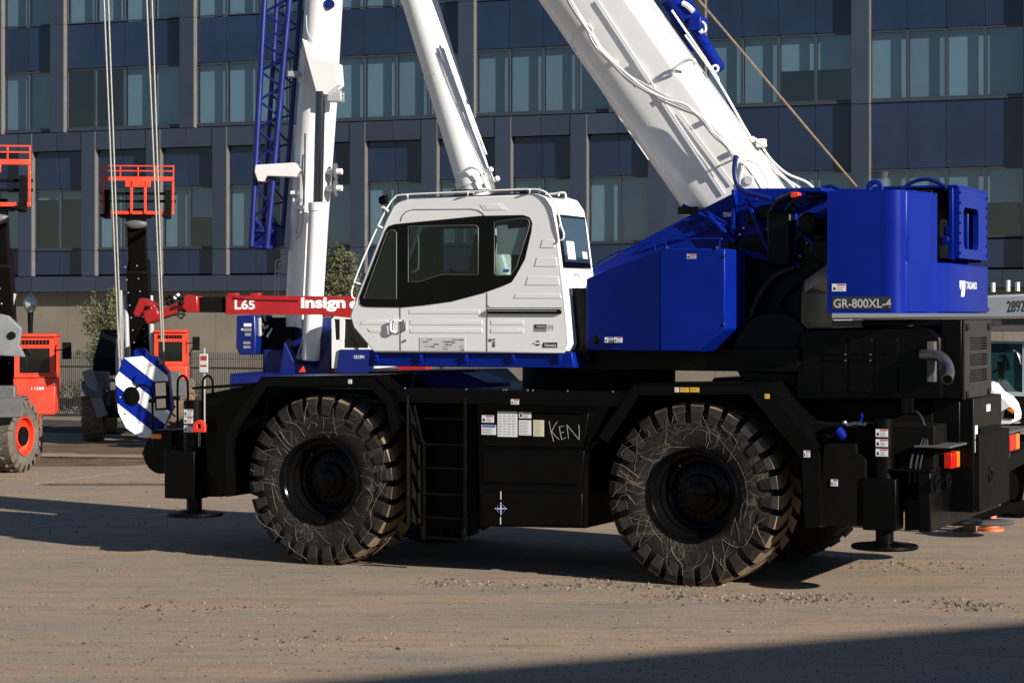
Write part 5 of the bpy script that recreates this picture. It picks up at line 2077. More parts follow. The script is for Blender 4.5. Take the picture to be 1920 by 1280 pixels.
m.tube([aq(565, 92, -.5), aq(561, 153, -.5), aq(590, 168, -.5)], .02, 8)
m.tube([aq(565, 92, -.5), aq(578, 94, -.5)], .02, 8)
m.tube([aq(564, 98, -.5), aq(580, 101, -.5)], .02, 8)
P_('access_rail', m, 'white', at, bevel=0)
m = MB()
m.ball(aq(630, 158, -.5), .14, 14, 8)
P_('sheave_cover', m, 'white', at, bevel=0)
for a, b in ((613, 172), (613, 180), (613, 187)):
    m = MB()
    m.cyl(aq(a, b, -.5), aq(a + 30, b + random.uniform(-2, 1), -.5), .03, n=10)
    P_('hose_coupling', m, 'steel', at, bevel=0)
m = MB()
m.box(aq(615, 190, -.5).x, aq(642, 190, -.5).x, -.6, -.35, aq(615, 192, -.5).z, aq(615, 172, -.5).z)
P_('valve_block', m, 'lightgrey', at, bevel=.02)
for py in (322, 353):
    m = MB()
    c = aq(629, py, -.1)
    m.lathe([(.0005, -.03), (.10, -.03), (.17, -.015), (.17, .015), (.10, .03), (.0005, .03)], c, 'x', 28)
    d = P_('rope_sheave', m, 'grey', at, bevel=0)
    m = MB()
    m.cyl((c.x - .18, c.y, c.z), (c.x + .14, c.y, c.z), .06, n=16)
    P_('sheave_axle', m, 'white', at, bevel=.01)
m = MB()
m.prism(AS([(478, 309), (552, 305), (562, 318), (552, 332), (500, 330), (492, 341), (482, 340), (476, 322)], -.7), -.7, -.4)
P_('jib_clamp', m, 'white', at, bevel=.02)
m = MB()
m.box(aq(538, 133, -.6).x, aq(560, 133, -.6).x, -.6, -.4, aq(538, 145, -.6).z, aq(538, 133, -.6).z)
P_('jib_pin_bracket', m, 'lightgrey', at, bevel=.02)
for pts in ([(574, 30), (576, 60), (586, 78)], [(568, 290), (567, 320), (570, 370), (566, 430), (556, 448)], [(572, 250), (571, 330), (568, 400)], [(545, 360), (555, 372), (560, 385), (556, 440)]):
    m = MB()
    m.tube(smooth_path([aq(a, b, -.45) for a, b in pts], 4), .018, 8)
    P_('boom_hose', m, 'lightgrey', at, bevel=0)
for a, b in ((545, 358), (550, 372), (556, 385)):
    m = MB()
    m.box(aq(a, b, -.5).x, aq(a + 14, b, -.5).x, -.55, -.4, aq(a, b + 7, -.5).z, aq(a, b, -.5).z)
    P_('hose_manifold', m, 'white', at, bevel=.01)
m = MB()
for pts in ([(515, 560), (517, 490), (536, 480)], [(521, 560), (523, 494), (536, 488)], [(513, 538), (540, 536)], [(516, 510), (538, 500)]):
    m.tube([aq(a, b, -.3) for a, b in pts], .014, 6)
P_('ladder_frame', m, 'lightgrey', at, bevel=0)
m = MB()
m.lathe([(.0005, -.012), (.10, -.01), (.10, .06)], aq(617, 8, -.36), 'y', 24)
P_('boom_emblem', m, 'blue2', at, bevel=0)
# lattice jib: four chords and their bracing
ch = {'a': ((503, -140), (471, 462), -.55), 'b': ((555, -140), (500, 465), -.55), 'c': ((528, -140), (492, 440), .1), 'd': ((574, -140), (528, 460), .1)}
jl = None
def chord(k, t):
    p, r, y = ch[k]
    A_, B_ = aq(*p, y), aq(*r, y)
    return A_ + (B_ - A_) * t
for k in 'abcd':
    m = MB()
    m.tube([chord(k, 0), chord(k, 1)], .062 if k in 'ab' else .05, 10)
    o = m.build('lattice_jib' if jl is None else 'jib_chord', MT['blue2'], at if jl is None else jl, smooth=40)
    jl = jl or o
NB = 11
for i in range(NB):
    t0, t1, tm = i / NB, (i + 1) / NB, (i + .5) / NB
    for (u, v) in (('a', 'b'), ('c', 'd')):
        for s_ in (0, 1):
            m = MB()
            m.tube([chord(u, t0 if s_ == 0 else t1), chord(v, tm)], .026 if u == 'a' else .022, 6)
            m.build('lattice_brace', MT['blue2'], jl, smooth=60)
for t in (.95, 1.0):
    m = MB()
    m.tube([chord('a', t), chord('b', t), chord('d', t), chord('c', t)], .05, 8, closed=True)
    m.build('jib_end_frame', MT['blue2'], jl, smooth=60)
m = MB()
a_ = chord('a', 1)
m.prism(AS([(468, 430), (520, 425), (522, 462), (512, 468), (470, 462)], -.3), -.3, .1)
m.build('jib_foot', MT['blue2'], jl, bevel=.02)
# lower works
m = MB()
m.prism(AS([(534, 596), (560, 596), (575, 640), (605, 640), (612, 596), (628, 596), (628, 700), (534, 700)], .5), .3, .6)
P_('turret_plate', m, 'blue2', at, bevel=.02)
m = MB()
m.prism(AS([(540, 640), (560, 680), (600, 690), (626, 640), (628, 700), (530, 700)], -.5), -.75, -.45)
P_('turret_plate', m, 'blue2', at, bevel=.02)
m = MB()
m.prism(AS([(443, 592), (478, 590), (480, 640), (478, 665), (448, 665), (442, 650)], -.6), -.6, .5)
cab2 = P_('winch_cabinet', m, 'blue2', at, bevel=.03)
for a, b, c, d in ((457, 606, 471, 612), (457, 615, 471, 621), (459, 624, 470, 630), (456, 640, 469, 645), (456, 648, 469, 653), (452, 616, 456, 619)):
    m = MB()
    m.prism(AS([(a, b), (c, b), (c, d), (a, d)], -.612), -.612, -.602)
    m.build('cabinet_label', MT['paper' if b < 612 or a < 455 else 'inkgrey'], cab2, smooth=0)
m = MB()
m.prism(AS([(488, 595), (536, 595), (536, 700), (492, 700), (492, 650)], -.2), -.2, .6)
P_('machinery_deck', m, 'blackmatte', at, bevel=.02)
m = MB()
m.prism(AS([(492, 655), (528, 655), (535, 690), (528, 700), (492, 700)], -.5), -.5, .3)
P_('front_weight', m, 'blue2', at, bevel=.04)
rs = random.Random(8)
for k in range(9):
    m = MB()
    c = aq(rs.uniform(490, 512), rs.uniform(598, 628), -.25)
    m.cyl(c, c + Vector((rs.uniform(-.1, .1), -.08, rs.uniform(-.2, .2))), .03, n=8)
    P_('hydraulic_fitting', m, 'steel', at, bevel=0)
m = MB()
m.tube([aq(486, 596, -.4), aq(487, 628, -.4)], .04, 10)
P_('grab_post', m, 'lightgrey', at, bevel=0)
for pts in ([(567, 600), (568, 630), (562, 655), (557, 672)], [(571, 600), (573, 635), (567, 660), (560, 674)]):
    m = MB()
    m.tube(smooth_path([aq(a, b, -.72) for a, b in pts], 4), .02, 8)
    P_('hydraulic_hose', m, 'lightgrey', at, bevel=0)
m = MB()
m.prism(AS([(553, 598), (568, 598), (568, 617), (553, 613)], -.5), -.5, -.3)
P_('boom_heel', m, 'white', at, bevel=.02)
m = MB()
m.prism(AS([(430, 700), (760, 700), (760, 735), (430, 735)], -1.2), -1.2, 1.4)
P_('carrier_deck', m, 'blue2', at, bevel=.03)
for px in (575, 660, 740):
    for yy in (-1.2, 1.0):
        m = MB()
        c = aq(px, 700, yy)
        m.lathe([(.3, 0), (.55, .0), (.62, .06), (.62, .34), (.55, .4), (.3, .4), (.28, .1), (.0005, .1)], (c.x, yy, .62), 'y', 32)
        P_('wheel', m, 'blackmatte', at, bevel=0)
for px in (567, 634):
    m = MB()
    m.prism(AS([(px - 6, 697), (px + 6, 697), (px + (2 if px < 600 else -4), 686)], -1.21), -1.24, -1.21)
    P_('red_reflector', m, 'shackle', at, bevel=0)
# carrier cab
m = MB()
m.prism(AS([(622, 690), (622, 598), (628, 592), (700, 592), (706, 640), (706, 690)], -1.25), -1.25, .9, holes=[AS([(646, 598), (690, 598), (690, 652), (644, 652)], -1.25), AS([(626, 598), (637, 598), (637, 637), (628, 637)], -1.25)])
cc = P_('carrier_cab', m, 'white', at, bevel=0)
m = MB()
m.prism(AS([(644, 596), (692, 596), (692, 654), (642, 654)], -1.2), -1.2, -1.19)
m.build('cab_window', MT['darkglass'], cc, smooth=0)
m = MB()
m.prism(AS([(625, 596), (638, 596), (638, 639), (626, 639)], -1.2), -1.2, -1.19)
m.build('cab_window', MT['darkglass'], cc, smooth=0)
m = MB()
m.prism(AS([(636, 655), (700, 655), (700, 700), (630, 700)], -1.3), -1.3, -1.25)
m.build('cab_lower_panel', MT['blue2'], cc, bevel=.01)
m = MB()
m.tube([aq(655, 632, -1.27), aq(672, 655, -1.27)], .012, 6)
m.build('wiper', MT['blackmatte'], cc)
a, b = aq(664, 672, -1.305), aq(683, 666, -1.305)
lettering('121291', MT['paper'], at, a, (1, 0, 0), (0, 0, 1), b.x - a.x, b.z - a.z, bold=.02, name='fleet_number', depth=.006)

# --- red loader crane arm
LF = Frame(700, 36.0, 8.0)
lq = LF.q
lo = root('loader_crane', LF, 'red loader crane arm with white lettering reaching left behind the white cab', 'crane')
def LS(pts, y):
    return [(lq(a, b, y).x, lq(a, b, y).z) for a, b in pts]
m = MB()
m.prism(LS([(422, 554), (760, 556), (760, 606), (640, 594), (600, 590), (422, 589)], -.15), -.15, .2)
lb = P_('main_boom', m, 'red', lo, bevel=.015)
a, b = lq(440, 580, -.151), lq(478, 562, -.151)
lettering('L65', MT['paper'], lb, a, (1, 0, 0), (0, 0, 1), b.x - a.x, b.z - a.z, bold=.03, depth=.0015)
a, b = lq(564, 584, -.151), lq(648, 557, -.151)
lettering('insign', MT['paper'], lb, a, (1, 0, 0), (0, 0, 1), b.x - a.x, b.z - a.z, bold=.045, depth=.0015)
a, b = lq(655, 579, -.151), lq(671, 564, -.151)
lettering('e', MT['paper'], lb, a, (1, 0, 0), (0, 0, 1), b.x - a.x, b.z - a.z, bold=.045, depth=.0015)
m = MB()
m.prism(LS([(340, 557), (424, 556), (424, 586), (340, 585)], -.1), -.1, .15)
P_('inner_section', m, 'blackmatte', lo, bevel=.01)
m = MB()
m.prism(LS([(345, 552), (370, 555), (371, 585), (350, 586), (340, 575)], -.2), -.2, .2)
P_('section_head', m, 'red', lo, bevel=.02)
m = MB()
m.beam(lq(345, 572, -.05), lq(284, 598, -.05), .14, .16)
P_('jib_link', m, 'red', lo, bevel=.02)
m = MB()
m.prism(LS([(268, 583), (291, 575), (298, 588), (290, 600), (275, 608), (270, 598)], -.2), -.2, .2)
P_('knuckle', m, 'red', lo, bevel=.02)
m = MB()
m.prism(LS([(249, 586), (261, 558), (269, 560), (291, 572), (290, 578), (271, 573), (260, 594), (251, 592)], -.17), -.17, .17)
P_('folded_jib', m, 'red', lo, bevel=.02)
for a, b in ((312, 560), (318, 557), (325, 561), (331, 556), (314, 569), (336, 560), (338, 570), (322, 566)):
    m = MB()
    c = lq(a, b, -.2)
    m.cyl(c, c + Vector((.05, -.06, .03)), .035, n=10)
    P_('valve_fitting', m, 'steel' if a % 2 else 'blackmatte', lo, bevel=.006)
for pts in ([(298, 600), (320, 592), (342, 588), (348, 592)], [(330, 588), (340, 597), (346, 586)]):
    m = MB()
    m.tube(smooth_path([lq(a, b, -.22) for a, b in pts], 4), .016, 8)
    P_('hydraulic_hose', m, 'hose', lo, bevel=0)
m = MB()
m.tube([lq(440, 557, -.17), lq(480, 560, -.17), lq(560, 562, -.17)], .02, 8)
P_('boom_pipe', m, 'red', lo, bevel=0)
for px in (433, 475):
    m = MB()
    m.box(lq(px, 550, -.1).x - .06, lq(px, 550, -.1).x + .1, -.1, .1, lq(px, 556, -.1).z, lq(px, 549, -.1).z)
    P_('boom_guide', m, 'red', lo, bevel=.01)
m = MB()
xx = lq(760, 580, 0).x
m.box(xx - .1, xx + .4, -.2, .25, .9, 2.95)
P_('pedestal', m, 'red', lo, bevel=.02)
m = MB()
m.box(xx - .6, xx + 3.2, -1.0, 1.2, .55, .92)
P_('truck_chassis', m, 'blackmatte', lo, bevel=.02)
for dx in (0, 2.4):
    for yy in (-1.1, .9):
        m = MB()
        m.lathe([(.3, 0), (.46, .0), (.5, .05), (.5, .27), (.46, .32), (.3, .32), (.28, .08), (.0005, .08)], (xx + dx, yy, .5), 'y', 28)
        P_('wheel', m, 'blackmatte', lo, bevel=0)

# --- telehandlers with raised booms
MT['mudtyre'] = mat('muddy_tyre', (0.16, 0.12, 0.085), 0.92, var=0.3, vs=4, spec=0.15, bump=0.4, bs=18, dust=0.4, dustcol=(0.09, 0.065, 0.045), ds=4)
MT['greytyre'] = mat('dusty_grey_tyre', (0.11, 0.095, 0.08), 0.92, var=0.3, vs=4, spec=0.15, bump=0.4, bs=18)
THR = .63
MT['midgrey'] = mat('mid_grey_paint', (0.16, 0.17, 0.185), 0.5, var=0.15, dust=0.2)
def tele_lug():
    m = MB()
    hw = .075
    vs = []
    for (r, y, sw) in ((.54, -.012, .0), (THR, .02, .02), (THR, .16, .10), (THR, .27, .26)):
        for rr in (r, r - .05):
            for sg in (-1, 1):
                a = pi / 2 + sw + sg * hw
                vs.append((rr * cos(a), y, rr * sin(a)))
    fs = []
    for i in range(3):
        b, c = i * 4, i * 4 + 4
        fs += [(b, b + 1, c + 1, c), (b + 2, c + 2, c + 3, b + 3), (b, c, c + 2, b + 2), (b + 1, b + 3, c + 3, c + 1)]
    fs += [(0, 2, 3, 1), (12, 13, 15, 14)]
    m.add(vs, fs)
    return m
_tl = tele_lug()
def tele_wheel(par, x, y, steer=0, left=True, mt_='mudtyre'):
    m = MB()
    m.lathe([(.33, .06), (.36, .02), (.50, .0), (.58, .05), (.59, .22), (.58, .39), (.50, .44), (.36, .42), (.33, .38)], (0, 0, 0), 'y', 40)
    t = m.build('wheel', MT[mt_], par, smooth=40)
    me0 = _tl.mesh('tread_lug', MT[mt_], smooth=0)
    for k in range(20):
        inst('tread_lug', me0, t, rot=(0, 2 * pi * k / 20, 0))
        o = inst('tread_lug', me0, t, rot=(0, 2 * pi * (k + .5) / 20, 0), loc=(0, .44, 0), scale=(1, -1, 1))
    m = MB()
    m.lathe([(.345, .05), (.34, .01), (.32, .015), (.31, .10), (.24, .16), (.20, .14), (.19, .08), (.14, .06), (.0005, .06)], (0, 0, 0), 'y', 36)
    m.build('rim', MT['orange'], t, smooth=30)
    m = MB()
    m.lathe([(.17, .10), (.165, .03), (.12, .01), (.0005, .0)], (0, 0, 0), 'y', 28)
    m.build('hub', MT['blackmatte'], t, smooth=30)
    t.location = (x, y, THR)
    t.rotation_euler = (0, 0, (R(-90) if left else R(90)) + steer)
    return t
def telehandler(wpt, ang, label, col_tyre='mudtyre', lift=0.0, steer=0.0, cabx=0.0, headx=0.0, arm=False, boomx=0.0):
    """front towards the camera (-y); cab on the right as seen from the front"""
    f = frame_at(wpt, ang)
    r = root('telehandler', f, label, 'telehandler', 'telehandlers with raised booms')
    # wheels: outer faces at x = +-1.1; local y axis of a wheel points inward
    for yy in (0.0, 3.1):
        tele_wheel(r, 1.12, yy, steer if yy == 0 else 0, left=False, mt_=col_tyre)
        tele_wheel(r, -1.12, yy, steer if yy == 0 else 0, left=True, mt_=col_tyre)
    m = MB()
    m.box(-.42, .42, -.55, 4.0, .72, 1.15)
    m.box(-.62, .62, .6, 2.5, .65, 1.3)
    P_('chassis', m, 'grey', r, bevel=.03)
    for yy in (0.0, 3.1):
        m = MB()
        m.cyl((-.8, yy, THR), (.8, yy, THR), .13, n=16)
        P_('axle', m, 'blackmatte', r, bevel=0)
    m = MB()
    m.box(-1.05, 1.05, -.16, .16, 1.28, 1.34)
    P_('front_cross_beam', m, 'grey', r, bevel=.02)
    for sx in (-1, 1):
        m = MB()
        m.prism([(-.55 * 1, 1.32), (.55, 1.32), (.75, 1.0), (.72, .98), (.5, 1.27), (-.5, 1.27), (-.72, .98), (-.75, 1.0)], sx * .66, sx * 1.12, 'yz')
        P_('mudguard', m, 'grey', r, bevel=.01)
        m = MB()
        m.box(sx * .55, sx * .98, -.42, -.15, 1.12, 1.52)
        P_('lamp_housing', m, 'grey', r, bevel=.03)
    # cab
    m = MB()
    cx0, cx1, cy0, cy1, cz0, cz1 = .33 + cabx, 1.04 + cabx, 1.0, 2.2, .95, 2.34
    m.prism([(cx0, 1.62), (cx1, 1.62), (cx1, cz1), (cx0, cz1)], cy0, cy0 + .06, holes=[[(cx0 + .09, 1.70), (cx1 - .09, 1.70), (cx1 - .09, cz1 - .2), (cx0 + .09, cz1 - .2)]])
    m.prism([(cx0, 1.62), (cx1, 1.62), (cx1, cz1), (cx0, cz1)], cy1 - .06, cy1, holes=[[(cx0 + .09, 1.70), (cx1 - .09, 1.70), (cx1 - .09, cz1 - .2), (cx0 + .09, cz1 - .2)]])
    m.prism([(cy0 + .061, 1.62), (cy1 - .061, 1.62), (cy1 - .061, cz1), (cy0 + .061, cz1)], cx1 - .05, cx1 - .001, 'yz', holes=[[(cy0 + .12, 1.70), (cy1 - .12, 1.70), (cy1 - .12, cz1 - .15), (cy0 + .12, cz1 - .15)]])
    m.prism([(cy0 + .061, 1.62), (cy1 - .061, 1.62), (cy1 - .061, cz1), (cy0 + .061, cz1)], cx0 + .001, cx0 + .05, 'yz', holes=[[(cy0 + .12, 1.70), (cy1 - .12, 1.70), (cy1 - .12, cz1 - .15), (cy0 + .12, cz1 - .15)]])
    cb = m.build('cab', MT['orange'], r, smooth=30)
    m = MB()
    m.box(cx0 - .02, cx1 + .02, cy0 - .05, cy1 + .04, cz1 + .001, cz1 + .06)
    m.build('cab_roof', MT['orange'], cb, bevel=.02)
    m = MB()
    m.prism([(cx0, cz0), (cx1, cz0), (cx1 + .02, 1.61), (cx0 - .03, 1.61)], cy0, cy1)
    m.build('cab_base', MT['orange'], cb, bevel=.03)
    m = MB()
    for k in range(9):
        x_ = cx0 + .08 + (cx1 - cx0 - .16) * k / 9
        m.box(x_, x_ + .045, cy0 - .012, cy0 - .002, cz1 - .13, cz1 - .05)
    m.build('roof_grille', MT['blackmatte'], cb, smooth=0)
    m = MB()
    m.prism([(cx0 + .09, 1.70), (cx1 - .09, 1.70), (cx1 - .09, cz1 - .2), (cx0 + .09, cz1 - .2)], cy0 + .03, cy0 + .035)
    m.build('windscreen', MT['darkglass'], cb, smooth=0)
    m = MB()
    m.box(cx0 + .2, cx1 - .15, cy0 + .6, cy0 + 1.0, 1.63, 1.85)
    m.box(cx0 + .2, cx1 - .15, cy0 + .92, cy0 + 1.05, 1.85, 2.35)
    m.build('seat', MT['blackmatte'], cb, bevel=.04)
    m = MB()
    m.tube([(cx0 + .38 + .15 * cos(a), cy0 + .35 + .05 * sin(a), 1.92 + .14 * sin(a)) for a in [2 * pi * k / 16 for k in range(16)]], .016, 6, closed=True)
    m.cyl((cx0 + .38, cy0 + .25, 1.62), (cx0 + .38, cy0 + .36, 1.92), .03, n=8)
    m.build('steering_wheel', MT['blackmatte'], cb, smooth=60)
    m = MB()
    m.tube([(cx1 - .01, cy0, 2.1), (cx1 + .2, cy0 - .12, 2.12)], .014, 6)
    m.box(cx1 + .14, cx1 + .30, cy0 - .17, cy0 - .12, 1.95, 2.25)
    m.build('mirror', MT['blackmatte'], cb, bevel=.01)
    a = Vector((cx0 + .30, cy0 - .012, 1.40))
    lettering('11288', MT['paper'], cb, a, (1, 0, 0), (0, 0, 1), .22, .05, bold=.01, name='fleet_number', depth=.0015)
    # raised boom: pivot high at the rear, head above the front wheels
    p0, p1 = Vector((-.06 + boomx, 3.0, 1.75)), Vector((-.06 + boomx * 1.1, .9, 5.0 + lift))
    d_ = (p1 - p0).normalized()
    m = MB()
    m.beam(p0 - d_ * .3, p0 + d_ * 2.5, .50, .58, up=(0, 1, 0))
    bo = P_('boom', m, 'blackmatte', r, bevel=.03)
    m = MB()
    m.beam(p0 + d_ * 2.3, p1, .40, .44, up=(0, 1, 0))
    P_('boom_extension', m, 'blackmatte', bo, bevel=.03)
    for k in range(8):
        for sx in (-.13, .13):
            m = MB()
            c = p0 + d_ * (.3 + 2.7 * (k + .1 * (sx > 0)) / 8) + Vector((sx - .02 * k, -.26, -.18))
            m.ball(c, .016, 8, 5)
            P_('boom_bolt', m, 'lightgrey', bo, bevel=0)
    m = MB()
    m.box(p1.x - .34, p1.x + .34, p1.y - .2, p1.y + .1, p1.z - .12, p1.z + .02)
    m.box(p1.x - .5, p1.x + .5, p1.y - .12, p1.y, p1.z - .08, p1.z + .0)
    P_('boom_head', m, 'blackmatte', bo, bevel=.02)
    m = MB()
    m.ball((p1.x, p1.y - .1, p1.z - .25), .16, 12, 8, sq=(1.6, .5, .7))
    P_('tilt_link', m, 'grey', bo, bevel=0)
    for sx in (-.32, .24):
        m = MB()
        m.cyl((sx, 2.0, 1.2), p0 + d_ * 1.7 + Vector((sx, 0, 0)), .06, n=12)
        P_('hoist_cylinder', m, 'lightgrey', bo, bevel=0)
    # grey side arm and stabiliser at the front left
    m = MB()
    m.beam((-.66, -.65, .55), (-1.0, -.55, 1.55), .14, .22)
    P_('stabiliser', m, 'midgrey', r, bevel=.02)
    m = MB()
    m.prism([(.0, 1.45), (1.3, 1.55), (1.7, 2.5), (1.1, 3.3), (.7, 2.5), (.0, 2.0)], -.44, -.38, 'yz')
    P_('boom_tower', m, 'lightgrey', r, bevel=.02)
    m = MB()
    m.prism([(.6, 1.4), (2.9, 1.4), (3.3, 2.2), (2.8, 2.4), (.9, 1.8)], -1.0, -.5, 'yz')
    P_('engine_cover', m, 'blackmatte', r, bevel=.06)
    # orange fork carriage
    yb, z0 = p1.y - .22, p1.z - .05
    nb = len(COL.objects)
    m = MB()
    W2 = .79
    m.box(-W2, W2, yb - .06, yb, z0 + .74, z0 + .84)
    m.box(-W2, W2, yb - .06, yb, z0, z0 + .08)
    ca = P_('fork_carriage', m, 'orange', r, bevel=.012)
    for x_ in (-W2, W2 - .05):
        m = MB()
        m.box(x_, x_ + .05, yb - .05, yb - .005, z0 + .081, z0 + .739)
        P_('carriage_post', m, 'orange', ca, bevel=.006)
    for x_ in (-.17, .13):
        m = MB()
        m.box(x_, x_ + .06, yb - .10, yb - .061, z0 + .02, z0 + .74)
        P_('carriage_bar', m, 'orange', ca, bevel=.006)
    m = MB()
    m.box(-.28, .28, yb - .1, yb - .062, z0 + .60, z0 + .76)
    P_('carriage_plate', m, 'orange', ca, bevel=.01)
    for x_ in [-W2 + (2 * W2 - .03) * k / 4 for k in range(5)]:
        m = MB()
        m.box(x_, x_ + .03, yb - .045, yb - .015, z0 + .841, z0 + 1.06)
        P_('guard_post', m, 'orange', ca, bevel=.004)
    for zz in (.95, 1.06):
        m = MB()
        m.box(-W2, W2, yb - .045, yb - .015, z0 + zz, z0 + zz + .03)
        P_('guard_rail', m, 'orange', ca, bevel=.004)
    for zz in (.30, .47):
        m = MB()
        m.cyl((-W2 - .03, yb + .04, z0 + zz), (W2 + .03, yb + .04, z0 + zz), .03, n=12)
        P_('carriage_shaft', m, 'blackmatte', ca, bevel=0)
    for sx in (-1, 1):
        m = MB()
        m.cyl((sx * .12, yb - .02, z0 + .41), (sx * .45, yb - .02, z0 + .41), .016, n=8)
        P_('side_shift_rod', m, 'chrome', ca, bevel=0)
        m = MB()
        x_ = sx * .66
        m.box(x_ - .07, x_ + .07, yb - .12, yb - .065, z0 - .10, z0 + .55)
        m.box(x_ - .065, x_ + .065, yb - 1.25, yb - .121, z0 - .10, z0 - .04)
        P_('fork', m, 'blackmatte', ca, bevel=.01)
    ca.location.x = headx
    if arm:
        m = MB()
        m.prism([(.30, 2.05), (1.08, 2.0), (.98, 2.2), (1.03, 2.5), (.80, 2.72), (.55, 2.78), (.30, 2.78)], .2, .5)
        P_('lift_arm', m, 'midgrey', r, bevel=.02)
        m = MB()
        m.cyl((.86, .16, 2.38), (.86, .55, 2.38), .07, n=20)
        P_('arm_pin', m, 'blackmatte', r, bevel=.01)
        for dx in ():
            m = MB()
            m.tube(smooth_path([(1.0 + dx, .3, 2.2), (1.1 + dx, .3, 2.7), (1.0 + dx, .35, 3.2), (.8 + dx, .4, 3.6)], 4), .025, 8)
            P_('hydraulic_hose', m, 'hose', r, bevel=0)
    return r
def at_depth(px, d):
    return Vector(((px - 960) / FPX * d, d, 0))
telehandler(at_depth(255, 46.5), -6.0, 'orange telehandler with its fork carriage raised behind the striped hook block')
telehandler(at_depth(-75, 37.0), -8.0, 'orange telehandler with orange wheel rim at the left edge of the lot', 'greytyre', -.30, R(-22), .50, .36, True, .52)

# --- white truck crane at the right behind the big crane
RF = Frame(1900, 28.5, 22.0)
rq = RF.q
rt = root('truck_crane', RF, 'white truck crane with long lowered boom and dark number behind the counterweight', 'crane')
def RS(pts, y):
    return [(rq(a, b, y).x, rq(a, b, y).z) for a, b in pts]
MT['shadewhite'] = mat('shaded_white_paint', (0.27, 0.30, 0.345), 0.4, var=0.05, dust=0.08)  # white paint, greyed and blued for the shade on this crane
m = MB()
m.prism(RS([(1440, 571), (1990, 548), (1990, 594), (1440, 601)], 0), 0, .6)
rb_ = P_('boom', m, 'shadewhite', rt, bevel=.03)
a, b = rq(1888, 586, -.001), rq(1922, 564, -.001)
lettering('2892', MT['ink'], rb_, a, (1, 0, .04), (0, 0, 1), b.x - a.x, b.z - a.z, bold=.02, name='fleet_number', depth=.0015)
a, b = rq(1466, 589, -.001), rq(1510, 578, -.001)
lettering('ing Equipment', MT['ink'], rb_, a, (1, 0, .03), (0, 0, 1), b.x - a.x, b.z - a.z, bold=.02, depth=.0015)
a, b = rq(1810, 586, -.001), rq(1856, 577, -.001)
lettering('equipment', MT['ink'], rb_, a, (1, 0, .03), (0, 0, 1), b.x - a.x, b.z - a.z, bold=.02, depth=.0015)
m = MB()
m.prism(RS([(1440, 602), (1990, 596), (1990, 622), (1440, 618)], .1), .1, .5)
P_('boom_rest_beam', m, 'grey', rt, bevel=.02)
for px in (1466, 1474, 1503, 1862, 1890, 1908):
    m = MB()
    c = rq(px, 560 - (px - 1440) * .03, .2)
    m.cyl(c, c + Vector((0, 0, .12 + .05 * random.random())), .03, n=10)
    P_('boom_fitting', m, 'white', rt, bevel=.004)
m = MB()
m.prism(RS([(1518, 505), (1600, 500), (1600, 562), (1518, 562)], 1.2), 1.2, 2.6)
P_('operator_housing', m, 'grey', rt, bevel=.03)
m = MB()
m.prism(RS([(1490, 600), (1560, 596), (1560, 640), (1490, 640)], .7), .7, 2.0)
P_('turret_weight', m, 'lightgrey', rt, bevel=.03)
for px in (1504, 1512):
    m = MB()
    m.tube(smooth_path([rq(px, 560, 1.1), rq(px, 520, 1.1), rq(px + 8, 505, 1.1)], 4), .03, 8)
    P_('exhaust_stack', m, 'blackmatte', rt, bevel=0)
# carrier
m = MB()
m.prism(RS([(1440, 720), (1990, 742), (1990, 800), (1440, 770)], .3), .3, 2.2)
P_('carrier_frame', m, 'blackmatte', rt, bevel=.03)
m = MB()
m.prism(RS([(1440, 690), (1840, 690), (1840, 722), (1440, 722)], .2), .2, 2.3)
P_('carrier_deck', m, 'shadewhite', rt, bevel=.02)
for px in (1500, 1560, 1900):
    for yy in (.25, 1.9):
        m = MB()
        c = rq(px, 700, yy)
        m.lathe([(.3, 0), (.46, .0), (.52, .05), (.52, .27), (.46, .32), (.3, .32), (.28, .08), (.0005, .08)], (c.x, yy, .52), 'y', 32)
        P_('wheel', m, 'blackmatte', rt, bevel=0)
m = MB()
m.prism(RS([(1842, 640), (1985, 640), (1990, 745), (1842, 740)], .3), .3, 2.2, holes=[RS([(1850, 644), (1917, 644), (1917, 735), (1850, 733)], .3)])
tc_ = P_('truck_cab', m, 'shadewhite', rt, bevel=0)
m = MB()
m.prism(RS([(1848, 642), (1919, 642), (1919, 737), (1848, 735)], .34), .34, .35)
MT['teal'] = glass('truck_teal_glass', (.14, .30, .34), refl=1.7, haze=.35, hazecol=(.03, .10, .12))
m.build('cab_window', MT['teal'], tc_, smooth=0)
m = MB()
m.box(rq(1849, 700, .6).x, rq(1919, 700, .6).x, .9, 2.1, rq(1880, 738, .6).z, rq(1880, 665, .6).z)
m.build('cab_seats', MT['cloth'], tc_, bevel=.05)
m = MB()
m.tube(smooth_path([rq(1898, 658, .28), rq(1904, 657, .28), rq(1910, 668, .28), rq(1914, 684, .28)], 4), .012, 6)
m.build('grab_rail', MT['chrome'], tc_, smooth=60)
m = MB()
m.prism(RS(rounded([(1869, 678), (1885, 677), (1882, 712), (1873, 714)], .03), .1), .1, .18)
m.build('mirror', MT['chrome'], tc_, bevel=.02)
m = MB()
m.tube([rq(1876, 690, .14), rq(1880, 690, .34)], .012, 6)
m.build('mirror_arm', MT['blackmatte'], tc_, smooth=60)
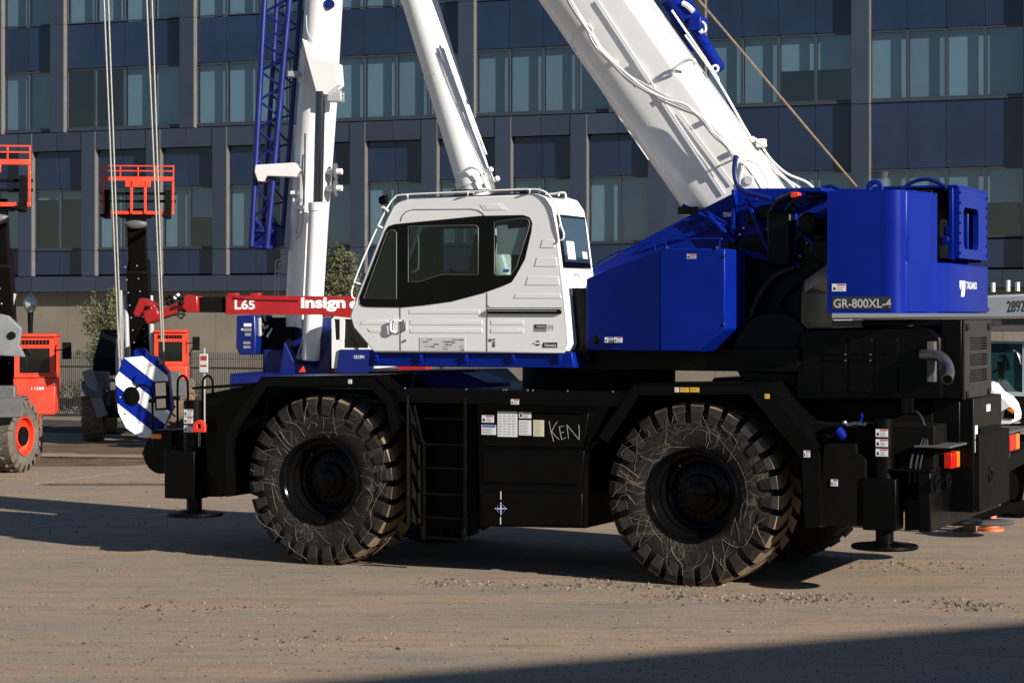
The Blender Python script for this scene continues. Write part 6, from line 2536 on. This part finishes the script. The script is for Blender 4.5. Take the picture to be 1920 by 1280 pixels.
# rounded white bonnet coming towards the camera
m = MB()
hood = [(1845, 800), (1845, 716), (1856, 716), (1872, 736), (1888, 745), (1898, 758), (1903, 775), (1903, 790), (1880, 800)]
m.prism(RS(hood, -.35), -.35, .25)
bn_ = P_('bonnet', m, 'white', rt, bevel=.06)
m = MB()
m.prism(RS(rounded([(1881, 784), (1884, 768), (1896, 762), (1902, 770), (1902, 785)], .02), -.36), -.37, -.34)
m.build('headlamp', MT['chrome'], bn_, bevel=.01)
m = MB()
m.prism(RS([(1888, 768), (1897, 763), (1902, 771), (1900, 775)], -.372), -.38, -.371)
m.build('indicator', MT['amber'], bn_, smooth=0)
m = MB()
m.prism(RS(rounded([(1874, 795), (1911, 793), (1913, 812), (1876, 814)], .03), -.4), -.4, .2)
P_('front_bumper', m, 'chrome', rt, bevel=.03)
# its outrigger pad beside the big crane's tail
c = rq(1848, 978, -2.3)
m = MB()
m.lathe([(.0005, .03), (.16, .03), (.34, .015), (.36, 0), (.34, -.02), (.0005, -.02)], c, 'z', 40)
pd = P_('outrigger_pad', m, 'grey', rt, bevel=0)
m = MB()
m.cyl(c, c + Vector((0, 0, .75)), .06, n=16)
P_('outrigger_leg', m, 'blackmatte', rt, bevel=0)
m = MB()
m.beam(c + Vector((-.35, -.1, -.0)), c + Vector((1.1, .1, .42)), .08, .10)
m.beam(c + Vector((0, .0, .6)), c + Vector((.2, 1.6, .75)), .16, .2)
P_('outrigger_strut', m, 'blackmatte', rt, bevel=.008)
for dx in (.15, .42):
    m = MB()
    m.tube([c + Vector((dx, .1, .2)), c + Vector((dx + .12, .1, .85))], .016, 6)
    P_('outrigger_rod', m, 'grey', rt, bevel=0)

# --- traffic cone and timber block by the outrigger
def lathe_thing(name, prof, wpt, mt_, label, cat):
    m = MB()
    m.lathe(prof, (0, 0, 0), 'z', 32)
    o = m.build(name, MT[mt_], smooth=40)
    o.location = wpt
    return tag(o, label, cat)
MT['cone'] = mat('cone_orange', (0.55, 0.115, 0.03), 0.5, var=0.1, dust=0.15)
pc = ground_at(1857, 994)
cn = lathe_thing('traffic_cone', [(.0005, .34), (.03, .34), (.035, .33), (.115, .045), (.13, .04), (.165, .035), (.17, 0), (.0005, 0)], pc, 'cone', 'orange traffic cone beside the grey outrigger pad', 'traffic cone')
m = MB()
m.lathe([(.091, .115), (.066, .19)], (0, 0, 0), 'z', 32)
for i, v in enumerate(m.v):
    m.v[i] = (v[0] * 1.03, v[1] * 1.03, v[2])
P_('reflective_band', m, 'paper', cn, bevel=0)
MT['timber'] = mat('weathered_timber', (0.22, 0.13, 0.07), 0.85, var=0.3, vs=8, bump=.2, bs=30)
tb = frame_at(ground_at(1810, 995), 20)
m = MB()
m.box(-.14, .14, -.12, .12, 0, .10)
o = m.build('timber_block', MT['timber'], bevel=.008)
o.location = tb.o
o.rotation_euler = (0, 0, R(-20))
tag(o, 'brown timber block on the ground beside the traffic cone', 'timber')

# --- fence along the back of the lot
FF = Frame(300, 55.0, 21.0)
fq = FF.q
MT['fencebar'] = mat('dark_fence_steel', (0.035, 0.035, 0.035), 0.6, var=0.2)
fe = root('boundary_fence', FF, 'tall dark steel bar fence in front of the concrete wall', 'fence')
fx0, fx1, fh = -13.25, 9.5, 1.78
m = MB()
x_ = fx0
while x_ < fx1:
    m.box(x_ - .008, x_ + .008, -.008, .008, .06, fh)
    x_ += .062
kind(m.build('fence_bars', MT['fencebar'], fe, smooth=0), 'stuff')
for zz in (.1, fh - .42):
    m = MB()
    m.box(fx0, fx1, .009, .05, zz, zz + .045)
    m.build('fence_rail', MT['fencebar'], fe, smooth=0)
x_ = fx0
k = 0
while x_ < fx1:
    m = MB()
    m.box(x_ - .045, x_ + .045, -.06, .05, 0, fh + .0)
    p = m.build('fence_post', MT['fencebar'], fe, bevel=.006)
    m = MB()
    m.beam((x_, -.02, fh - .15), (x_ - .18, -.15, fh + .12), .03)
    m.beam((x_, -.02, fh - .15), (x_ + .18, -.15, fh + .12), .03)
    m.build('barb_arm', MT['fencebar'], p, smooth=0)
    x_ += 2.35
m = MB()
m.box(fx0, fx1, -.12, .12, -.05, .07)
m.build('fence_kerb', MT['concrete'], fe, bevel=.01)

# small notice on the fence
sg_ = frame_at(at_depth(383, 54.2), 21)
sr = root('notice_sign', sg_, 'small white notice with red print on a thin post by the fence', 'sign')
m = MB()
m.box(-.02, .02, -.02, .02, 0, 1.9)
P_('post', m, 'lightgrey', sr, bevel=.004)
m = MB()
m.box(-.12, .12, -.035, -.021, 1.28, 1.75)
P_('sign_panel', m, 'paper', sr, bevel=.004)
m = MB()
m.box(-.09, .09, -.038, -.036, 1.58, 1.70)
m.box(-.09, .09, -.038, -.036, 1.42, 1.47)
P_('sign_print', m, 'labelred', sr, bevel=0)

# lamp post with a glass acorn lantern
lf = frame_at(at_depth(57, 50.0), 0)
lr = root('street_lamp', lf, 'short dark street lamp with clear acorn lantern above the orange cab', 'street lamp')
m = MB()
m.lathe([(.13, 0), (.12, .25), (.06, .35), (.05, 2.2), (.06, 2.5), (.07, 2.78), (.05, 2.8)], (0, 0, 0), 'z', 20, cap=True)
P_('lamp_post', m, 'blackmatte', lr, bevel=0)
m = MB()
m.lathe([(.07, 2.80), (.13, 2.86), (.17, 2.98), (.16, 3.08), (.10, 3.17), (.0005, 3.18)], (0, 0, 0), 'z', 12)
MT['lantern'] = mat('lantern_glass', (0.42, 0.43, 0.42), 0.15, var=0.25, vs=12, spec=.8)
P_('lantern', m, 'lantern', lr, bevel=0, smooth=0)
m = MB()
m.lathe([(.10, 3.175), (.05, 3.21), (.02, 3.25), (.0005, 3.28)], (0, 0, 0), 'z', 12)
P_('lantern_cap', m, 'lightgrey', lr, bevel=0)

# --- plants
def leaf_mat(name, col):
    m = mat(name, col, 0.6, var=0.45, vs=9, spec=0.25, rnd=0.0)
    return m
MT['leafA'] = leaf_mat('olive_leaves', (0.075, 0.085, 0.032))
MT['leafB'] = leaf_mat('grey_green_leaves', (0.10, 0.105, 0.05))
MT['bark'] = mat('bark', (0.07, 0.055, 0.04), 0.9, var=0.3, vs=12, bump=.3)
def plant(name, wpt, label, cat, blobs, nleaf, size, mt_, trunk_h, seed, limbs=7, group=None):
    rs = random.Random(seed)
    f = frame_at(wpt, 0)
    r = root(name, f, label, cat, group)
    top = max(b[2] + b[5] * .6 for b in blobs)
    m = MB()
    m.tube([(0, 0, -.05), (.03, .02, trunk_h * .5), (-.02, 0, trunk_h), (.02, .02, top * .9)], [.09, .075, .06, .015], 8)
    for _ in range(limbs):
        b = rs.choice(blobs)
        z0 = rs.uniform(trunk_h * .5, trunk_h)
        e = (b[0] + rs.uniform(-.6, .6) * b[3], b[1] + rs.uniform(-.6, .6) * b[4], b[2] + rs.uniform(-.2, .7) * b[5])
        mid = ((e[0]) * .5, e[1] * .5, (z0 + e[2]) / 2 + .05)
        m.tube([(0, 0, z0), mid, e], [.035, .022, .008], 5)
    m.build('trunk', MT['bark'], r, smooth=60)
    m = MB()
    vol = sum(b[3] * b[4] * b[5] for b in blobs)
    for b in blobs:
        k = int(nleaf * b[3] * b[4] * b[5] / vol)
        clumps = [(rs.gauss(0, .5), rs.gauss(0, .5), rs.gauss(0, .5)) for _ in range(max(6, k // 40))]
        for _ in range(k):
            c = rs.choice(clumps)
            p = Vector((b[0] + b[3] * (c[0] + rs.gauss(0, .17)), b[1] + b[4] * (c[1] + rs.gauss(0, .17)), b[2] + b[5] * (c[2] + rs.gauss(0, .17))))
            if p.z < .05:
                continue
            u = Vector((rs.gauss(0, 1), rs.gauss(0, 1), rs.gauss(0, .7))).normalized()
            v = u.cross(Vector((rs.gauss(0, 1), rs.gauss(0, 1), rs.gauss(0, 1)))).normalized()
            L_, W_ = size * rs.uniform(.6, 1.4), size * rs.uniform(.25, .5)
            m.add([p - u * L_ * .5, p + v * W_ * .5, p + u * L_ * .5, p - v * W_ * .5], [(0, 1, 2, 3)])
    m.build('crown', MT[mt_], r, smooth=0, recalc=False)
    return r
plant('young_tree', at_depth(203, 59.5), 'thin young tree with sparse leaves beside the black telehandler boom', 'tree', [(0, 0, 2.35, .55, .5, .75), (.15, 0, 3.2, .3, .3, .5), (-.25, 0, 1.5, .35, .35, .45)], 4600, .10, 'leafB', 1.7, 21)
plant('bushy_tree', at_depth(625, 58.0), 'bushy grey-green tree behind the white upright boom', 'tree', [(0, 0, 3.3, .75, .6, .7), (.15, .1, 4.15, .5, .45, .45), (.5, 0, 3.0, .5, .5, .5)], 7500, .10, 'leafB', 2.4, 22)
plant('shrub', at_depth(165, 57.2), 'low weedy shrub behind the fence near the far telehandler wheel', 'shrub', [(0, 0, .55, .6, .3, .45), (-.6, 0, .4, .5, .3, .3)], 2400, .09, 'leafA', .4, 23, 4)
plant('shrub', at_depth(355, 57.2), 'low weedy shrub behind the fence under the small notice', 'shrub', [(0, 0, .5, .6, .3, .4)], 1600, .09, 'leafA', .4, 24, 4)
